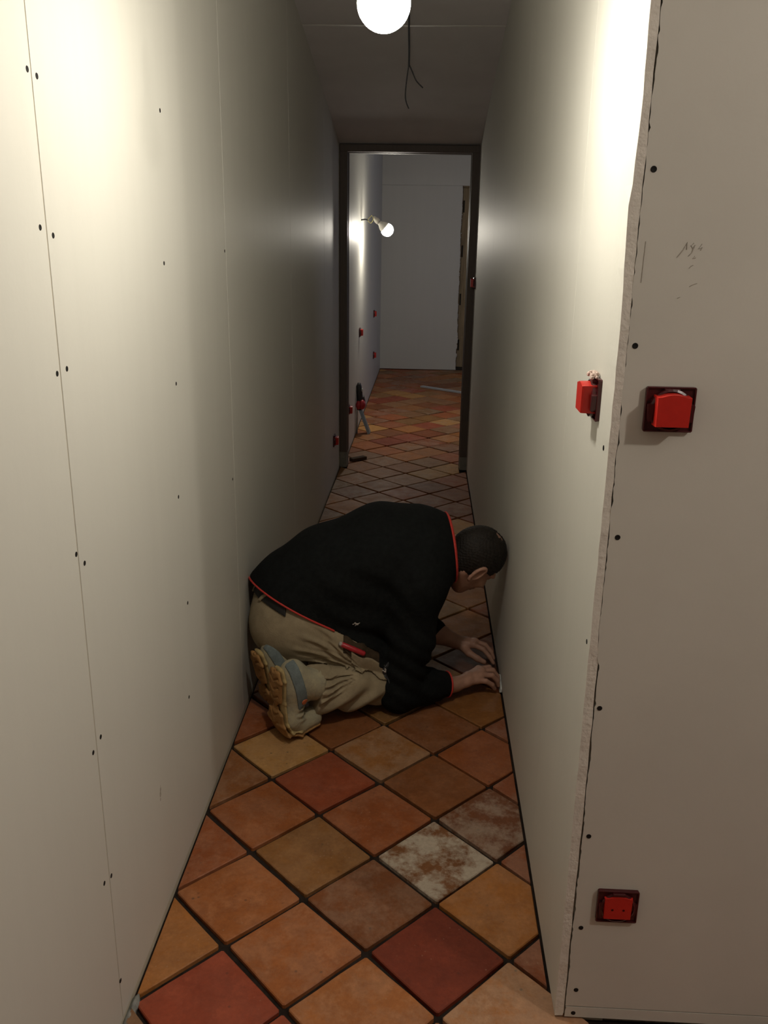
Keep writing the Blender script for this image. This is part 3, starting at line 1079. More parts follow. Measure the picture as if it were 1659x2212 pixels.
class Field:
    def __init__(s, lo, hi, h):
        s.lo = np.array(lo, np.float32)
        s.h = h
        s.n = np.ceil((np.array(hi) - s.lo) / h).astype(int) + 1
        s.f = np.full(tuple(s.n), 0.5, np.float32)
        s.ax = [s.lo[k] + h * np.arange(s.n[k], dtype=np.float32) for k in range(3)]

    def sub(s, lo, hi):
        i0 = np.clip(np.floor((np.array(lo) - s.lo) / s.h).astype(int), 0, s.n)
        i1 = np.clip(np.ceil((np.array(hi) - s.lo) / s.h).astype(int) + 1, 0, s.n)
        sl = tuple(slice(a, b) for a, b in zip(i0, i1))
        X = s.ax[0][sl[0]][:, None, None]
        Y = s.ax[1][sl[1]][None, :, None]
        Z = s.ax[2][sl[2]][None, None, :]
        return sl, X, Y, Z

    def put(s, d, sl, k, op='add'):
        f = s.f[sl]
        if f.size == 0:
            return
        if op == 'add':
            if k > 0:
                hh = np.maximum(k - np.abs(f - d), 0) / k
                s.f[sl] = np.minimum(f, d) - hh * hh * (k * 0.25)
            else:
                s.f[sl] = np.minimum(f, d)
        elif op == 'cut':
            d = -d
            if k > 0:
                hh = np.maximum(k - np.abs(f - d), 0) / k
                s.f[sl] = np.maximum(f, d) + hh * hh * (k * 0.25)
            else:
                s.f[sl] = np.maximum(f, d)

    def cap(s, a, b, ra, rb, k=0.02, op='add', side=None, fa=1.0, fb=1.0):
        """Tapered capsule; with side, the radius along that direction is scaled by fa..fb."""
        a = np.array(a, np.float32)
        b = np.array(b, np.float32)
        R = max(ra * max(1, fa), rb * max(1, fb)) + k + 2 * s.h + 0.004
        sl, X, Y, Z = s.sub(np.minimum(a, b) - R, np.maximum(a, b) + R)
        ab = b - a
        L2 = max(float(ab @ ab), 1e-9)
        px, py, pz = X - a[0], Y - a[1], Z - a[2]
        t = np.clip((px * ab[0] + py * ab[1] + pz * ab[2]) / L2, 0, 1)
        qx, qy, qz = px - t * ab[0], py - t * ab[1], pz - t * ab[2]
        r = ra + (rb - ra) * t
        if side is None:
            d = np.sqrt(qx * qx + qy * qy + qz * qz) - r
        else:
            sd = np.array(side, np.float32)
            sd = sd / np.linalg.norm(sd)
            c = qx * sd[0] + qy * sd[1] + qz * sd[2]
            sc = fa + (fb - fa) * t
            g = 1.0 / sc - 1.0
            qx, qy, qz = qx + c * g * sd[0], qy + c * g * sd[1], qz + c * g * sd[2]
            d = (np.sqrt(qx * qx + qy * qy + qz * qz) - r) * np.minimum(1.0, sc)
        s.put(d, sl, k, op)

    def ell(s, c, rad, k=0.02, op='add', axes=None):
        c = np.array(c, np.float32)
        R = max(rad) + k + 2 * s.h + 0.004
        sl, X, Y, Z = s.sub(c - R, c + R)
        px, py, pz = X - c[0], Y - c[1], Z - c[2]
        if axes is not None:
            px, py, pz = [px * a[0] + py * a[1] + pz * a[2] for a in axes]
        k0 = np.sqrt((px / rad[0]) ** 2 + (py / rad[1]) ** 2 + (pz / rad[2]) ** 2)
        k1 = np.sqrt((px / rad[0] ** 2) ** 2 + (py / rad[1] ** 2) ** 2 + (pz / rad[2] ** 2) ** 2) + 1e-6
        s.put(k0 * (k0 - 1) / k1, sl, k, op)

    def plane(s, p, n, k=0.0):
        """Remove everything on the n side of the plane."""
        n = np.array(n, np.float32)
        n = n / np.linalg.norm(n)
        d = (s.ax[0][:, None, None] - p[0]) * n[0] + (s.ax[1][None, :, None] - p[1]) * n[1] + (s.ax[2][None, None, :] - p[2]) * n[2]
        s.f = np.maximum(s.f, d)

    def grid(s):
        return s.ax[0][:, None, None], s.ax[1][None, :, None], s.ax[2][None, None, :]

    def mesh(s, name, m=None, parent=None):
        f = s.f
        ins = f < 0
        n = f.shape
        c = np.zeros((n[0] - 1, n[1] - 1, n[2] - 1), np.int8)
        for dx in (0, 1):
            for dy in (0, 1):
                for dz in (0, 1):
                    c += ins[dx:n[0] - 1 + dx, dy:n[1] - 1 + dy, dz:n[2] - 1 + dz]
        act = (c > 0) & (c < 8)
        I, J, K = np.nonzero(act)
        idx = np.full(act.shape, -1, np.int32)
        idx[I, J, K] = np.arange(len(I))
        acc = np.zeros((len(I), 3), np.float32)
        cnt = np.zeros(len(I), np.float32)
        cor = [(x, y, z) for x in (0, 1) for y in (0, 1) for z in (0, 1)]
        val = {q: f[I + q[0], J + q[1], K + q[2]] for q in cor}
        for q in cor:
            for a in range(3):
                if q[a] == 0:
                    r = list(q)
                    r[a] = 1
                    v0, v1 = val[q], val[tuple(r)]
                    cr = (v0 < 0) != (v1 < 0)
                    t = np.where(cr, v0 / np.where(cr, v0 - v1, 1), 0)
                    for b in range(3):
                        acc[:, b] += np.where(cr, (t if b == a else q[b]), 0)
                    cnt += cr
        V = s.lo + s.h * (np.stack([I, J, K], 1) + acc / np.maximum(cnt, 1)[:, None])
        F = []
        for a in range(3):
            b, e = (a + 1) % 3, (a + 2) % 3
            sl0 = [slice(None)] * 3
            sl1 = [slice(None)] * 3
            sl0[a] = slice(0, n[a] - 1)
            sl1[a] = slice(1, n[a])
            x = ins[tuple(sl0)] != ins[tuple(sl1)]
            P = np.stack(np.nonzero(x), 1)
            ok = (P[:, b] > 0) & (P[:, e] > 0) & (P[:, b] < n[b] - 1) & (P[:, e] < n[e] - 1)
            P = P[ok]
            s0 = ins[P[:, 0], P[:, 1], P[:, 2]]

            def at(db, de):
                Q = P.copy()
                Q[:, b] -= db
                Q[:, e] -= de
                return idx[Q[:, 0], Q[:, 1], Q[:, 2]]
            q = np.stack([at(0, 0), at(1, 0), at(1, 1), at(0, 1)], 1)
            q[~s0] = q[~s0][:, ::-1]
            F.append(q)
        F = np.concatenate(F)
        F = F[(F >= 0).all(1)]
        me = bpy.data.meshes.new(name)
        me.vertices.add(len(V))
        me.vertices.foreach_set('co', V.astype(np.float32).ravel())
        me.loops.add(len(F) * 4)
        me.loops.foreach_set('vertex_index', F.astype(np.int32).ravel())
        me.polygons.add(len(F))
        me.polygons.foreach_set('loop_start', np.arange(0, len(F) * 4, 4, dtype=np.int32))
        me.polygons.foreach_set('use_smooth', np.ones(len(F), bool))
        me.update(calc_edges=True)
        me.validate()
        return link(name, me, m, parent)


def smooth_mask(d, r0, r1):
    t = np.clip((r1 - d) / (r1 - r0), 0, 1)
    return t * t * (3 - 2 * t)


def nrm(v):
    v = np.array(v, float)
    return v / np.linalg.norm(v)


LAT = nrm((0.12, -0.99, 0))          # his right side, towards the camera

# joints
KNEE_R, KNEE_L = (-.050, 2.610, .072), (-.050, 2.815, .072)
HIP_R, HIP_L = (-.365, 2.590, .270), (-.375, 2.760, .270)
BALL_R = np.array((-.424, 2.366, 0.0))
NR = nrm((.80, .60, 0))              # from the right sole towards the knee
LR = nrm((.60, -.80, 0))
BALL_L = np.array((-.468, 2.515, 0.0))
NL = nrm((.78, .58, .22))
LL = nrm((.58, -.78, 0))
UL = nrm(np.cross(LL, NL))
UL = UL if UL[2] > 0 else -UL
ANK_R = BALL_R + NR * .085 + np.array((0, 0, .170))
ANK_L = BALL_L + NL * .075 + UL * .150
ELB_R, ELB_L = (-.055, 2.565, .066), (.005, 2.955, .125)
SHO_R, SHO_L = (.000, 2.590, .430), (.035, 2.915, .430)
WRI_R, WRI_L = np.array((.135, 2.655, .050)), np.array((.150, 2.935, .072))
NECK = np.array((.085, 2.768, .490))

# head frame
HC = nrm((.80, .05, .60))
HF = nrm(np.array((.58, .06, -.81)) - HC * (np.array((.58, .06, -.81)) @ HC))
HS = np.cross(HF, HC)
_a = math.radians(20)
HF, HS = HF * math.cos(_a) - HS * math.sin(_a), HS * math.cos(_a) + HF * math.sin(_a)
HO = np.array((.184, 2.760, .470))


def hp(c, f, s_):
    return HO + HC * c + HF * f + HS * s_


HAX = [HC, HF, HS]


def cranium(F, g=0.0, k=0.02):
    F.ell(hp(.020, -.010, 0), (.096 + g, .096 + g, .077 + g), k, axes=HAX)


def hand(F, W, K, fing, thumb):
    """W wrist, K knuckles from index to little finger, fing joint chains, thumb chain."""
    K = [np.array(q, float) for q in K]
    W = np.array(W, float)
    for q, r in zip(K, (.0125, .0130, .0122, .0112)):
        F.cap(W + (q - W) * .15, q, .0165, r, .012)
    for i in range(3):
        F.cap(K[i], K[i + 1], .0118, .0112, .008)
        F.cap(W + (K[i] - W) * .5, W + (K[i + 1] - W) * .5, .015, .015, .010)
    for q, ch in zip(K, fing):
        pts = [q] + [np.array(c, float) for c in ch]
        rr = [.0102, .0092, .0082, .0068]
        for a, b, r0, r1 in zip(pts[:-1], pts[1:], rr[:-1], rr[1:]):
            F.cap(a, b, r0, r1, .003)
    pts = [np.array(c, float) for c in thumb]
    rr = [.0165, .0130, .0112, .0090]
    for a, b, r0, r1 in zip(pts[:-1], pts[1:], rr[:-1], rr[1:]):
        F.cap(a, b, r0, r1, .006)


person = None
# ---- body: one continuous surface from head to feet
B = Field((-.57, 2.34, -.004), (.300, 3.04, .665), 0.0032)
for a, b, ra, rb, fa, fb in (((-.41, 2.675, .32), (-.30, 2.69, .40), .12, .12, 1.25, 1.2), ((-.30, 2.69, .40), (-.12, 2.72, .48), .12, .12, 1.2, 1.35),
                             ((-.12, 2.72, .48), (.00, 2.745, .485), .12, .10, 1.35, 1.5)):
    B.cap(a, b, ra, rb, .05, side=LAT, fa=fa, fb=fb)
B.ell((-.385, 2.67, .31), (.135, .155, .135), .05)
for H, Kn, An in ((HIP_R, KNEE_R, ANK_R), (HIP_L, KNEE_L, ANK_L)):
    B.cap(H, Kn, .072, .040, .03)
    B.cap(Kn, An, .038, .026, .02)
for ball, nn, ll, up in ((BALL_R, NR, LR, np.array((0, 0, 1.))), (BALL_L, NL, LL, UL)):
    B.cap(ball + nn * .045 + up * .20, ball + nn * .04 + up * .05, .030, .026, .03)
    B.cap(ball + nn * .040 + up * .05, ball + nn * .075 + up * .028, .024, .016, .02)
for S_, E_, W_ in ((SHO_R, ELB_R, WRI_R), (SHO_L, ELB_L, WRI_L)):
    B.cap((np.array(S_) * .8 + np.array((.0, 2.75, .48)) * .2), S_, .07, .058, .05)
    B.cap(S_, E_, .053, .040, .03)
    B.cap(E_, np.array(E_) * .55 + np.array(W_) * .45, .040, .038, .02)
    B.cap(np.array(E_) * .55 + np.array(W_) * .45, W_, .037, .0265, .02)
# neck and head
B.cap((.02, 2.75, .50), NECK, .085, .060, .04)
B.cap(NECK, hp(-.055, -.030, 0), .058, .052, .03)
cranium(B, 0, .02)
B.ell(hp(-.052, .026, 0), (.062, .066, .060), .03, axes=HAX)
B.ell(hp(-.104, .062, 0), (.020, .022, .024), .03, axes=HAX)         # chin
for s_ in (-1, 1):
    B.cap(hp(-.050, -.030, s_ * .052), hp(-.098, .045, s_ * .028), .018, .016, .02)   # jaw line
    B.ell(hp(-.028, .062, s_ * .046), (.017, .016, .020), .02, axes=HAX)              # cheekbone
    B.cap(hp(.022, .083, s_ * .012), hp(.018, .070, s_ * .050), .0095, .0085, .012)   # brow
    B.ell(hp(.002, .089, s_ * .031), (.012, .012, .017), .008, 'cut', axes=HAX)       # eye socket
    B.ell(hp(.002, .074, s_ * .031), (.0115, .0115, .0125), .003, axes=HAX)           # eyeball
    B.cap(hp(.011, .083, s_ * .022), hp(.010, .077, s_ * .042), .0036, .0036, .004)   # lid
    # ear: raised rim around a hollow
    ce = hp(-.010, -.006, s_ * .080)
    B.ell(ce, (.033, .019, .010), .006, axes=HAX)
    B.ell(ce + HS * s_ * .009, (.022, .011, .008), .004, 'cut', axes=HAX)
    rim = [hp(-.010 + .030 * math.cos(t) - (.006 if math.cos(t) < -.5 else 0), -.007 - .0175 * math.sin(t), s_ * (.083 + .004 * max(0, math.sin(t)))) for t in np.linspace(-.55, math.pi * .98, 10)]
    for a, b in zip(rim[:-1], rim[1:]):
        B.cap(a, b, .0052, .0050, .004)
    B.ell(hp(-.042, -.004, s_ * .079), (.011, .009, .006), .005, axes=HAX)            # lobe
B.cap(hp(.004, .088, 0), hp(-.034, .112, 0), .0085, .0125, .012)      # nose
for s_ in (-1, 1):
    B.ell(hp(-.037, .101, s_ * .012), (.009, .010, .009), .008, axes=HAX)
B.cap(hp(-.062, .090, -.020), hp(-.062, .090, .020), .0065, .0065, .006)   # lips
B.cap(hp(-.074, .087, -.017), hp(-.074, .087, .017), .0068, .0068, .006)
B.cap(hp(-.068, .097, -.024), hp(-.068, .097, .024), .0022, .0022, .002, 'cut')
# hands
hand(B, WRI_R, [(.218, 2.742, .066), (.228, 2.720, .070), (.224, 2.698, .066), (.210, 2.677, .056)],
     [[(.255, 2.752, .068), (.276, 2.752, .044), (.284, 2.749, .022)],
      [(.266, 2.728, .070), (.284, 2.730, .046), (.287, 2.730, .024)],
      [(.262, 2.702, .064), (.281, 2.707, .042), (.286, 2.710, .022)],
      [(.240, 2.678, .054), (.262, 2.684, .038), (.272, 2.690, .020)]],
     [(.155, 2.695, .046), (.196, 2.752, .040), (.232, 2.772, .030), (.258, 2.772, .020)])
hand(B, WRI_L, [(.208, 2.914, .074), (.216, 2.937, .075), (.212, 2.958, .067), (.202, 2.976, .058)],
     [[(.244, 2.903, .062), (.267, 2.890, .040), (.281, 2.880, .020)],
      [(.252, 2.933, .066), (.275, 2.922, .044), (.284, 2.914, .022)],
      [(.247, 2.960, .056), (.268, 2.955, .036), (.279, 2.948, .018)],
      [(.232, 2.983, .046), (.251, 2.984, .029), (.262, 2.980, .014)]],
     [(.168, 2.922, .062), (.192, 2.888, .052), (.222, 2.872, .040), (.246, 2.866, .030)])
B.plane((0, 0, 0.0005), (0, 0, -1))
person = B.mesh('person', M['skin'])
tag(person, 'person in black sweater and beige work trousers kneeling bent over against the right wall', 'person')
del B

# ---- hair: a thin cap over the skull, left open on the bald crown and the face
Hh = Field(HO - .15, HO + .15, 0.0026)
Hh.f[:] = 0.5
cranium(Hh, .0050, 0)
Hh.ell(hp(-.048, -.040, 0), (.052, .050, .060), .03, axes=HAX)
X, Y, Z = Hh.grid()
lc = (X - HO[0]) * HC[0] + (Y - HO[1]) * HC[1] + (Z - HO[2]) * HC[2]
lf = (X - HO[0]) * HF[0] + (Y - HO[1]) * HF[1] + (Z - HO[2]) * HF[2]
ls = np.abs((X - HO[0]) * HS[0] + (Y - HO[1]) * HS[1] + (Z - HO[2]) * HS[2])
Hh.f += (.0013 * np.sin(lc * 520 + 2 * np.sin(ls * 160)) * np.sin(ls * 430 + lf * 210)).astype(np.float32)
front = lf - np.clip(.066 + (lc - .045) * .35, .020, .092)           # hairline
side = np.where(lc < .012, lf + .012 - (lc + .03) * .25, -1)         # behind the ear
side = np.where((lc < .035) & (lf > .018), np.maximum(side, lf - .048 - (lc - .03) * .2), side)
low = -.098 - lc
bald = .026 - np.sqrt((lc - .104) ** 2 + (lf + .022) ** 2 + ls ** 2) + .006 * np.sin(lf * 400) * np.sin(ls * 350 + lc * 200)
Hh.f = np.maximum.reduce([Hh.f, front.astype(np.float32), side.astype(np.float32), low.astype(np.float32) + 0 * Hh.f, bald.astype(np.float32)])
X0 = X + 0 * Y + 0 * Z
Hh.f = np.maximum(Hh.f, X0 - .2975)
Hh.mesh('hair', M['hair'], person)

# ---- trousers


def trouser_field(lo, hi, h):
    T = Field(lo, hi, h)
    T.ell((-.385, 2.672, .325), (.168, .185, .165), .04)
    T.ell((-.418, 2.600, .285), (.136, .122, .128), .03)
    T.ell((-.428, 2.752, .285), (.128, .120, .125), .03)
    T.cap(HIP_R, (-.215, 2.600, .225), .115, .092, .04)
    T.cap((-.215, 2.600, .225), (-.07, 2.615, .120), .092, .066, .03)
    T.cap(HIP_L, KNEE_L, .115, .070, .04)
    T.cap(KNEE_R, (-.330, 2.446, .122), .060, .056, .003, side=(0, 0, 1), fa=1.0, fb=1.45)
    T.cap(KNEE_L, (-.345, 2.610, .110), .060, .056, .003, side=(0, 0, 1), fa=1.0, fb=1.3)
    X, Y, Z = T.grid()
    # folds pulled from the hip pocket across the seat
    rx, rz = X + .165, Z - .165
    rad = np.sqrt(rx ** 2 + rz ** 2) + 0 * Y
    phi = np.arctan2(rz, -rx)
    amp = .0048 * smooth_mask(np.abs(rad - .13), .03, .15) * smooth_mask(Y - 2.55 + 0 * X + 0 * Z, 0, .10) * smooth_mask(np.abs(phi - .15), .5, .95)
    T.f += (amp * (np.sin(phi * 30 + 2.2 * np.sin(rad * 26)) + .5 * np.sin(phi * 57 + 1 + rad * 30))).astype(np.float32)
    # slack folds of the lower leg
    dk = np.sqrt((X + .20) ** 2 + (Y - 2.46) ** 2 + (Z - .08) ** 2)
    T.f += (.0075 * np.sin((X * .75 - Z * .8 + Y * .3) * 62 + 1.3 * np.sin(Z * 40)) * smooth_mask(dk, .05, .17)).astype(np.float32)
    return T


# ---- sweater
HEM_P, HEM_N = np.array((-.382, 2.493, .372)), nrm((-.534, -.30, -1.0))
COL_P, COL_N = np.array((.104, 2.765, .495)), nrm((.97, .12, .10))


def sweater_field(lo, hi, h):
    S = Field(lo, hi, h)
    S.cap((-.470, 2.668, .300), (-.40, 2.672, .355), .150, .158, .03, side=LAT, fa=1.18, fb=1.18)
    S.cap((-.40, 2.672, .355), (-.30, 2.69, .432), .158, .155, .03, side=LAT, fa=1.18, fb=1.18)
    S.cap((-.30, 2.69, .432), (-.12, 2.72, .505), .155, .152, .03, side=LAT, fa=1.18, fb=1.30)
    S.cap((-.12, 2.72, .505), (.00, 2.745, .505), .152, .134, .03, side=LAT, fa=1.30, fb=1.45)
    S.cap((.00, 2.745, .505), (.130, 2.772, .498), .132, .096, .05, side=LAT, fa=1.40, fb=1.02)
    S.ell((-.20, 2.69, .345), (.20, .175, .14), .05)
    # arms
    S.cap((.00, 2.63, .45), SHO_R, .09, .082, .06)
    S.cap(SHO_R, (-.020, 2.580, .250), .082, .070, .04)
    S.cap((-.020, 2.580, .250), ELB_R, .072, .066, .04)
    S.cap(ELB_R, (.030, 2.615, .064), .065, .060, .03)
    S.cap((.030, 2.615, .064), (.118, 2.650, .054), .058, .040, .03)
    S.cap((.03, 2.86, .45), SHO_L, .09, .082, .06)
    S.cap(SHO_L, ELB_L, .078, .062, .04)
    S.cap(ELB_L, (.062, 2.952, .105), .060, .048, .02)
    # the hem hangs over the seat of the trousers
    T = trouser_field(lo, hi, h)
    Xg, Yg, Zg = T.grid()
    dh = (Xg - HEM_P[0]) * HEM_N[0] + (Yg - HEM_P[1]) * HEM_N[1] + (Zg - HEM_P[2]) * HEM_N[2]
    over = np.maximum.reduce([T.f - .0065, np.abs(dh + .12) - .16, Xg + .04 + 0 * Yg + 0 * Zg]).astype(np.float32)
    hh = np.maximum(.012 - np.abs(S.f - over), 0) / .012
    S.f = np.minimum(S.f, over) - hh * hh * .003
    X, Y, Z = S.grid()
    # soft folds: across the arm, from armpit to waist
    d1 = np.sqrt((X + .03) ** 2 + (Y - 2.57) ** 2 + (Z - .16) ** 2)
    S.f += (.0042 * np.sin((Z * .9 + X * .55) * 115 + 1.5 * np.sin(Y * 30)) * smooth_mask(d1, .05, .20)).astype(np.float32)
    d2 = np.sqrt((X + .16) ** 2 + (Y - 2.52) ** 2 + (Z - .36) ** 2)
    S.f += (.0040 * np.sin((X * .8 + Z) * 62 + 2 * np.sin(X * 17)) * smooth_mask(d2, .06, .28)).astype(np.float32)
    d3 = np.sqrt((X - .05) ** 2 + (Y - 2.62) ** 2 + (Z - .06) ** 2)
    S.f += (.0030 * np.sin(X * 190 + Z * 60) * smooth_mask(d3, .02, .09)).astype(np.float32)
    return S


S = sweater_field((-.570, 2.40, 0.000), (.270, 3.06, .690), 0.0045)
sw = S
X, Y, Z = S.grid()
S.plane((0, 0, .002), (0, 0, -1))
S.plane((-.5615, 0, 0), (-1, 0, 0))
hemd = np.where(X < -.122, (X - HEM_P[0]) * HEM_N[0] + (Y - HEM_P[1]) * HEM_N[1] + (Z - HEM_P[2]) * HEM_N[2], -1.0)
S.f = np.maximum(S.f, hemd.astype(np.float32))
cold = (X - COL_P[0]) * COL_N[0] + (Y - COL_P[1]) * COL_N[1] + (Z - COL_P[2]) * COL_N[2]
cm = np.where(Z > .30, cold, -1)
S.f = np.maximum(S.f, cm.astype(np.float32))
cuff_n = nrm(np.array((.118, 2.650, .054)) - np.array((.030, 2.615, .064)))
cuf = (X - .108) * cuff_n[0] + (Y - 2.646) * cuff_n[1] + (Z - .055) * cuff_n[2]
near = (np.sqrt((X - .11) ** 2 + (Y - 2.646) ** 2 + (Z - .055) ** 2) < .09)
S.f = np.where(near, np.maximum(S.f, cuf), S.f).astype(np.float32)
S.mesh('sweater', M['sweater'], person)
del S, sw

# red piping along hem, collar and cuff


def piping(name, lo, hi, pln, nrm_, th, keep=None):
    P = sweater_field(lo, hi, 0.0022)
    X, Y, Z = P.grid()
    d = (X - pln[0]) * nrm_[0] + (Y - pln[1]) * nrm_[1] + (Z - pln[2]) * nrm_[2]
    f = np.sqrt(P.f ** 2 + d ** 2) - th
    if keep is not None:
        f = np.maximum(f, keep(X, Y, Z))
    P.f = f.astype(np.float32)
    P.plane((0, 0, .002), (0, 0, -1))
    P.plane((-.5625, 0, 0), (-1, 0, 0))
    P.mesh(name, M['piping'], person)


piping('hem_piping', (-.570, 2.42, .16), (-.20, 2.92, .50), HEM_P, HEM_N, .0032, lambda X, Y, Z: X + .262 + 0 * Y + 0 * Z)
piping('collar_piping', (.03, 2.60, .36), (.19, 2.93, .66), COL_P, COL_N, .0050)
piping('cuff_piping', (.06, 2.58, .0), (.15, 2.71, .13), (.108, 2.646, .055), cuff_n, .0036)

# ---- trousers mesh
T = trouser_field((-.572, 2.37, .000), (.04, 2.92, .50), 0.0042)
X, Y, Z = T.grid()
T.plane((0, 0, .002), (0, 0, -1))
T.plane((-.5622, 0, 0), (-1, 0, 0))
for a, b in (((-.05, 2.61, .072), (-.322, 2.452, .122)), ((-.05, 2.815, .072), (-.355, 2.605, .110))):
    nn = nrm(np.array(b) - np.array(a))
    d = (X - b[0]) * nn[0] + (Y - b[1]) * nn[1] + (Z - b[2]) * nn[2]
    near = (np.sqrt((X - b[0]) ** 2 + (Y - b[1]) ** 2 + ((Z - b[2] + .01) * .8) ** 2) < .105) & (Z < .195)
    T.f = np.where(near, np.maximum(T.f, d), T.f).astype(np.float32)
T.mesh('trousers', M['trousers'], person)
del T


def shell(name, lo, hi, h, base, dist, th, regions, m, parent=None):
    """A patch lying on a surface: |base| kept inside a region."""
    P = base(lo, hi, h)
    f = np.abs(P.f - dist) - th
    X, Y, Z = P.grid()
    f = np.maximum(f, regions(X, Y, Z))
    P.f = f.astype(np.float32)
    P.plane((-.5626, 0, 0), (-1, 0, 0))
    P.plane((0, 0, .002), (0, 0, -1))
    return P.mesh(name, m, parent if parent else person)


# belt and a loop between hem and waistband
def belt_reg(X, Y, Z):
    d = (X - HEM_P[0]) * HEM_N[0] + (Y - HEM_P[1]) * HEM_N[1] + (Z - HEM_P[2]) * HEM_N[2]
    return np.maximum(np.abs(d - .013) - .017, X + .415)


shell('belt', (-.572, 2.42, .22), (-.36, 2.90, .47), .003, trouser_field, .002, .0038, belt_reg, M['belt'])
for y0 in (2.545, 2.63):
    shell('belt_loop', (-.572, y0 - .02, .22), (-.40, y0 + .02, .47), .0022, trouser_field, .006, .0026,
          lambda X, Y, Z, y0=y0: np.maximum(belt_reg(X, Y, Z) - .005, np.abs(Y - y0 + (X + .5) * .15) - .0045 + 0 * X + 0 * Z), M['trousers'])


# black knee pads wrapped round the knees
for y0 in (2.61, 2.81):
    shell('knee_pad', (-.16, y0 - .10, .0), (.045, y0 + .10, .21), .0032, trouser_field, .004, .0075,
          lambda X, Y, Z, y0=y0: np.maximum(-.098 - X + .012 * np.sin(Z * 70) + 0 * Y, np.abs(Y - y0) - .095 + 0 * X + 0 * Z), M['knee'])

# thigh pocket gaping open, dirty inside
shell('pocket_lining', (-.27, 2.44, .12), (-.06, 2.60, .33), .0026, trouser_field, .0012, .0026,
      lambda X, Y, Z: np.maximum.reduce([np.abs(X + .165) - .070 + 0 * Y + 0 * Z, np.abs(Z - .228 + (X + .165) * .45 + .004 * np.sin(X * 120)) - .028 + 0 * Y, Y - 2.575 + 0 * X + 0 * Z]), M['pocket'])
shell('pocket', (-.28, 2.44, .08), (-.06, 2.60, .30), .0026, trouser_field, .0050, .0030,
      lambda X, Y, Z: np.maximum.reduce([np.abs(X + .150) - .058 + 0 * Y + 0 * Z, np.abs(Z - .182 + (X + .150) * .55 + .004 * np.sin(X * 95)) - .024 + 0 * Y, Y - 2.575 + 0 * X + 0 * Z]), M['trousers'])

# shoes --------------------------------------------------------------


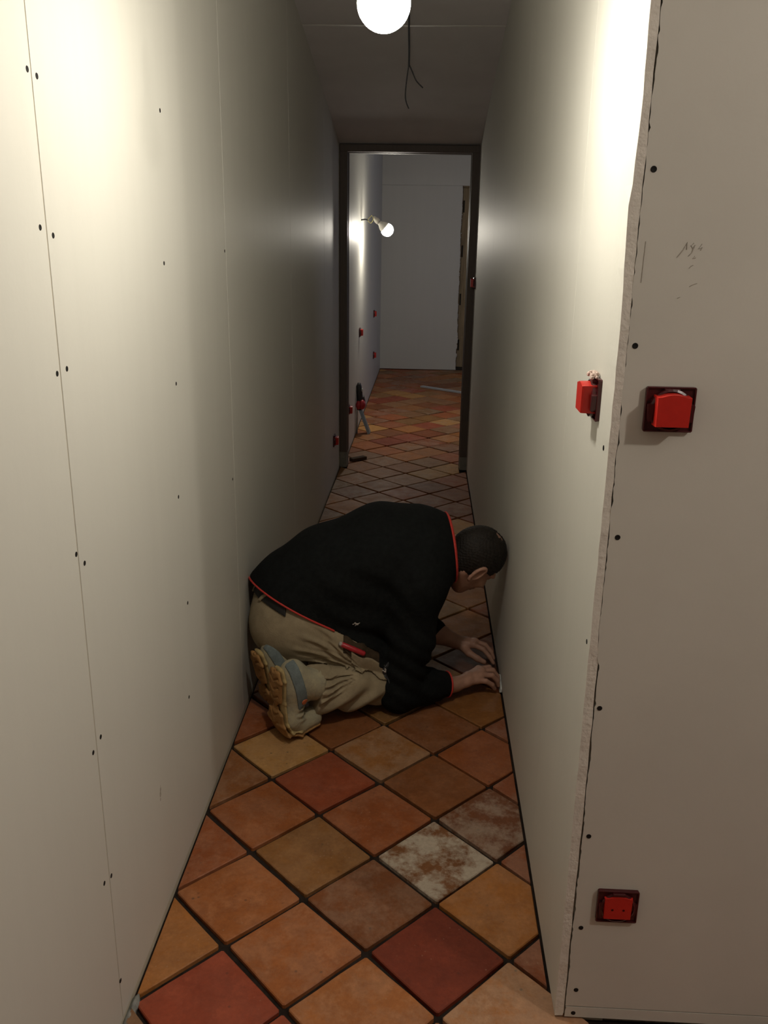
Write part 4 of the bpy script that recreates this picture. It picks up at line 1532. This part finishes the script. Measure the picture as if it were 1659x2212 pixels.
def shoe(ball, nn, ll, up, name):
    ball = np.array(ball, float)

    def P(u, d, l=0.0):
        return ball + up * u + nn * d + ll * l
    lo, hi = np.minimum.reduce([P(.33, -.06, -.1), P(-.05, .18, .1), P(.33, .18, -.1), P(-.05, -.06, .1)]), np.maximum.reduce([P(.33, .18, .1), P(-.05, -.06, -.1), P(.33, -.06, .1), P(-.05, .18, -.1)])
    lo, hi = np.minimum(lo, hi) - .02, np.maximum(lo, hi) + .02
    lo[2] = max(lo[2], -.004)
    root = None

    def upper(h):
        U = Field(lo, hi, h)
        U.cap(P(.215, .052), P(.150, .050), .038, .037, .02, side=ll, fa=1.0, fb=1.05)
        U.cap(P(.150, .050), P(.060, .036), .040, .036, .02, side=ll, fa=1.1, fb=1.32)
        U.cap(P(.060, .036), P(.028, .062), .036, .032, .02, side=ll, fa=1.32, fb=1.35)
        U.cap(P(.032, .062), P(.036, .118), .033, .031, .01, side=ll, fa=1.30, fb=1.2)
        U.cap(P(.178, .060), P(.150, .125), .048, .052, .03)
        # creases over the instep, where the toes bend
        X, Y, Z = U.grid()
        u = (X - ball[0]) * up[0] + (Y - ball[1]) * up[1] + (Z - ball[2]) * up[2]
        d = (X - ball[0]) * nn[0] + (Y - ball[1]) * nn[1] + (Z - ball[2]) * nn[2]
        cr = np.sqrt((u - .085) ** 2 + (d - .075) ** 2)
        U.f += (.0038 * np.sin(u * 330 + d * 60) * smooth_mask(cr, .012, .045)).astype(np.float32)
        return U, u, d

    U, u, d = upper(.0030)
    # straps the cut where the ankle collar ends
    e = P(.150, .125)
    an = nrm(P(.150, .125) - P(.178, .060))
    X, Y, Z = U.grid()
    dd = (X - e[0]) * an[0] + (Y - e[1]) * an[1] + (Z - e[2]) * an[2]
    U.f = np.where(u > .085, np.maximum(U.f, dd - .015), U.f).astype(np.float32)
    U.plane((-.5622, 0, 0), (-1, 0, 0))
    U.plane((0, 0, .012), (0, 0, -1))
    upm = U.mesh('upper', M['upper'], root_shoe)
    # midsole band and tread
    for nm, th, off, wd, mm in (('midsole', .0085, .008, 1.0, 'midsole'), ('outsole', .0085, -.007, 1.04, 'sole')):
        Q = Field(lo, hi, .0030)
        f2 = .051 * wd
        r = th
        Q.cap(P(.232, off), P(.205, off), r, r, .0, side=ll, fa=.030 / r, fb=.040 * wd / r)
        Q.cap(P(.205, off), P(.130, off - .001), r, r, .004, side=ll, fa=.040 * wd / r, fb=.038 * wd / r)
        Q.cap(P(.130, off - .001), P(.060, off + .0), r, r, .004, side=ll, fa=.038 * wd / r, fb=f2 / r)
        # bend onto the floor
        dz = .012 if nm == 'outsole' else .024
        Q.cap(P(.060, off), P(.022 + dz * .3, off + .016), r, r, .006, side=ll, fa=f2 / r, fb=f2 / r)
        Q.cap(P(.022 + dz * .3, off + .016), P(dz, .055), r, r, .006, side=ll, fa=f2 / r, fb=.047 * wd / r)
        Q.cap(P(dz, .055), P(dz + .006, .130), r, r, .006, side=ll, fa=.047 * wd / r, fb=.032 * wd / r)
        X, Y, Z = Q.grid()
        if nm == 'outsole':
            l = (X - ball[0]) * ll[0] + (Y - ball[1]) * ll[1] + (Z - ball[2]) * ll[2]
            zig = np.abs(((l * 22 + 100) % 1.0) - .5) * .030
            tread = np.sin((u + zig) * 2 * math.pi / .030)
            g = np.clip((tread - .72) * 6, 0, 1) * .0042 * np.clip((.030 - np.abs(l)) * 100, 0, 1)
            g = g * (1 - np.clip(1 - np.abs(u - .125) / .022, 0, 1))
            Q.f += (g * (d < .012)).astype(np.float32)
            # recessed arch under the waist of the foot
            Q.f += (.005 * smooth_mask(np.abs(u - .118), .010, .022) * (d < .0)).astype(np.float32)
        Q.plane((-.5622, 0, 0), (-1, 0, 0))
        Q.plane((0, 0, .0012), (0, 0, -1))
        Q.mesh(nm, M[mm], root_shoe)
    # blue-grey panel down the side
    V, u, d = upper(.0026)
    X, Y, Z = V.grid()
    l = (X - ball[0]) * ll[0] + (Y - ball[1]) * ll[1] + (Z - ball[2]) * ll[2]
    reg = np.maximum.reduce([.105 - u, u - .262, np.abs(d - .047 - (.20 - u) * .18) - .017, -(l - .004)])
    V.f = np.maximum(np.abs(V.f - .0008) - .0030, reg).astype(np.float32)
    V.plane((-.5622, 0, 0), (-1, 0, 0))
    V.mesh('side_panel', M['panel'], root_shoe)
    V, u, d = upper(.0022)
    X, Y, Z = V.grid()
    l = (X - ball[0]) * ll[0] + (Y - ball[1]) * ll[1] + (Z - ball[2]) * ll[2]
    reg = np.maximum(np.sqrt((u - .128) ** 2 + (d - .066) ** 2) - .0105, -(l - .01))
    V.f = np.maximum(np.abs(V.f - .0016) - .0034, reg).astype(np.float32)
    V.mesh('badge', M['orange'], root_shoe)


for nm, a, b, c, d_ in (('shoe', BALL_R, NR, LR, np.array((0, 0, 1.))), ('shoe', BALL_L, NL, LL, UL)):
    root_shoe = bpy.data.objects.new(nm, None)
    root_shoe.empty_display_size = .05
    COL.objects.link(root_shoe)
    root_shoe.parent = person
    shoe(a, b, c, d_, nm)

# red handle sticking out of the thigh pocket
bm = bmesh.new()
a, b = Vector((-.243, 2.495, .266)), Vector((-.165, 2.501, .230))
c = a.lerp(b, .5)
tube(bm, [a - c, a.lerp(b, .04) - c, a.lerp(b, .5) - c, a.lerp(b, .95) - c, b - c], [.0050, .0085, .0090, .0085, .006], 14)
hd = obj('red_handle', bm, M['red_tool'], None, c, smooth=True)
tag(hd, "red tool handle sticking out of the kneeling worker's thigh pocket", 'tool')
bm = bmesh.new()
tube(bm, [a.lerp(b, -.05) - c, a.lerp(b, .06) - c], [.006, .0087], 14)
obj('end_cap', bm, M['smear'], hd, smooth=True)

# dried plaster on the knee and on the hem of the sweater
for c_, r_, base, dist in (((-.045, 2.545, .062), .020, trouser_field, .0118), ((-.094, 2.530, .160), .013, trouser_field, .0118), ((-.194, 2.512, .329), .009, sweater_field, .0004)):
    c_ = np.array(c_)
    shell('plaster_smear', c_ - .03, c_ + .03, .0018, base, dist, .0018,
          lambda X, Y, Z, c_=c_, r_=r_: np.sqrt((X - c_[0]) ** 2 + (Y - c_[1]) ** 2 + ((Z - c_[2]) * 1.9) ** 2) - r_ + .006 * np.sin(X * 420) * np.sin(Z * 510 + 1), M['smear'])
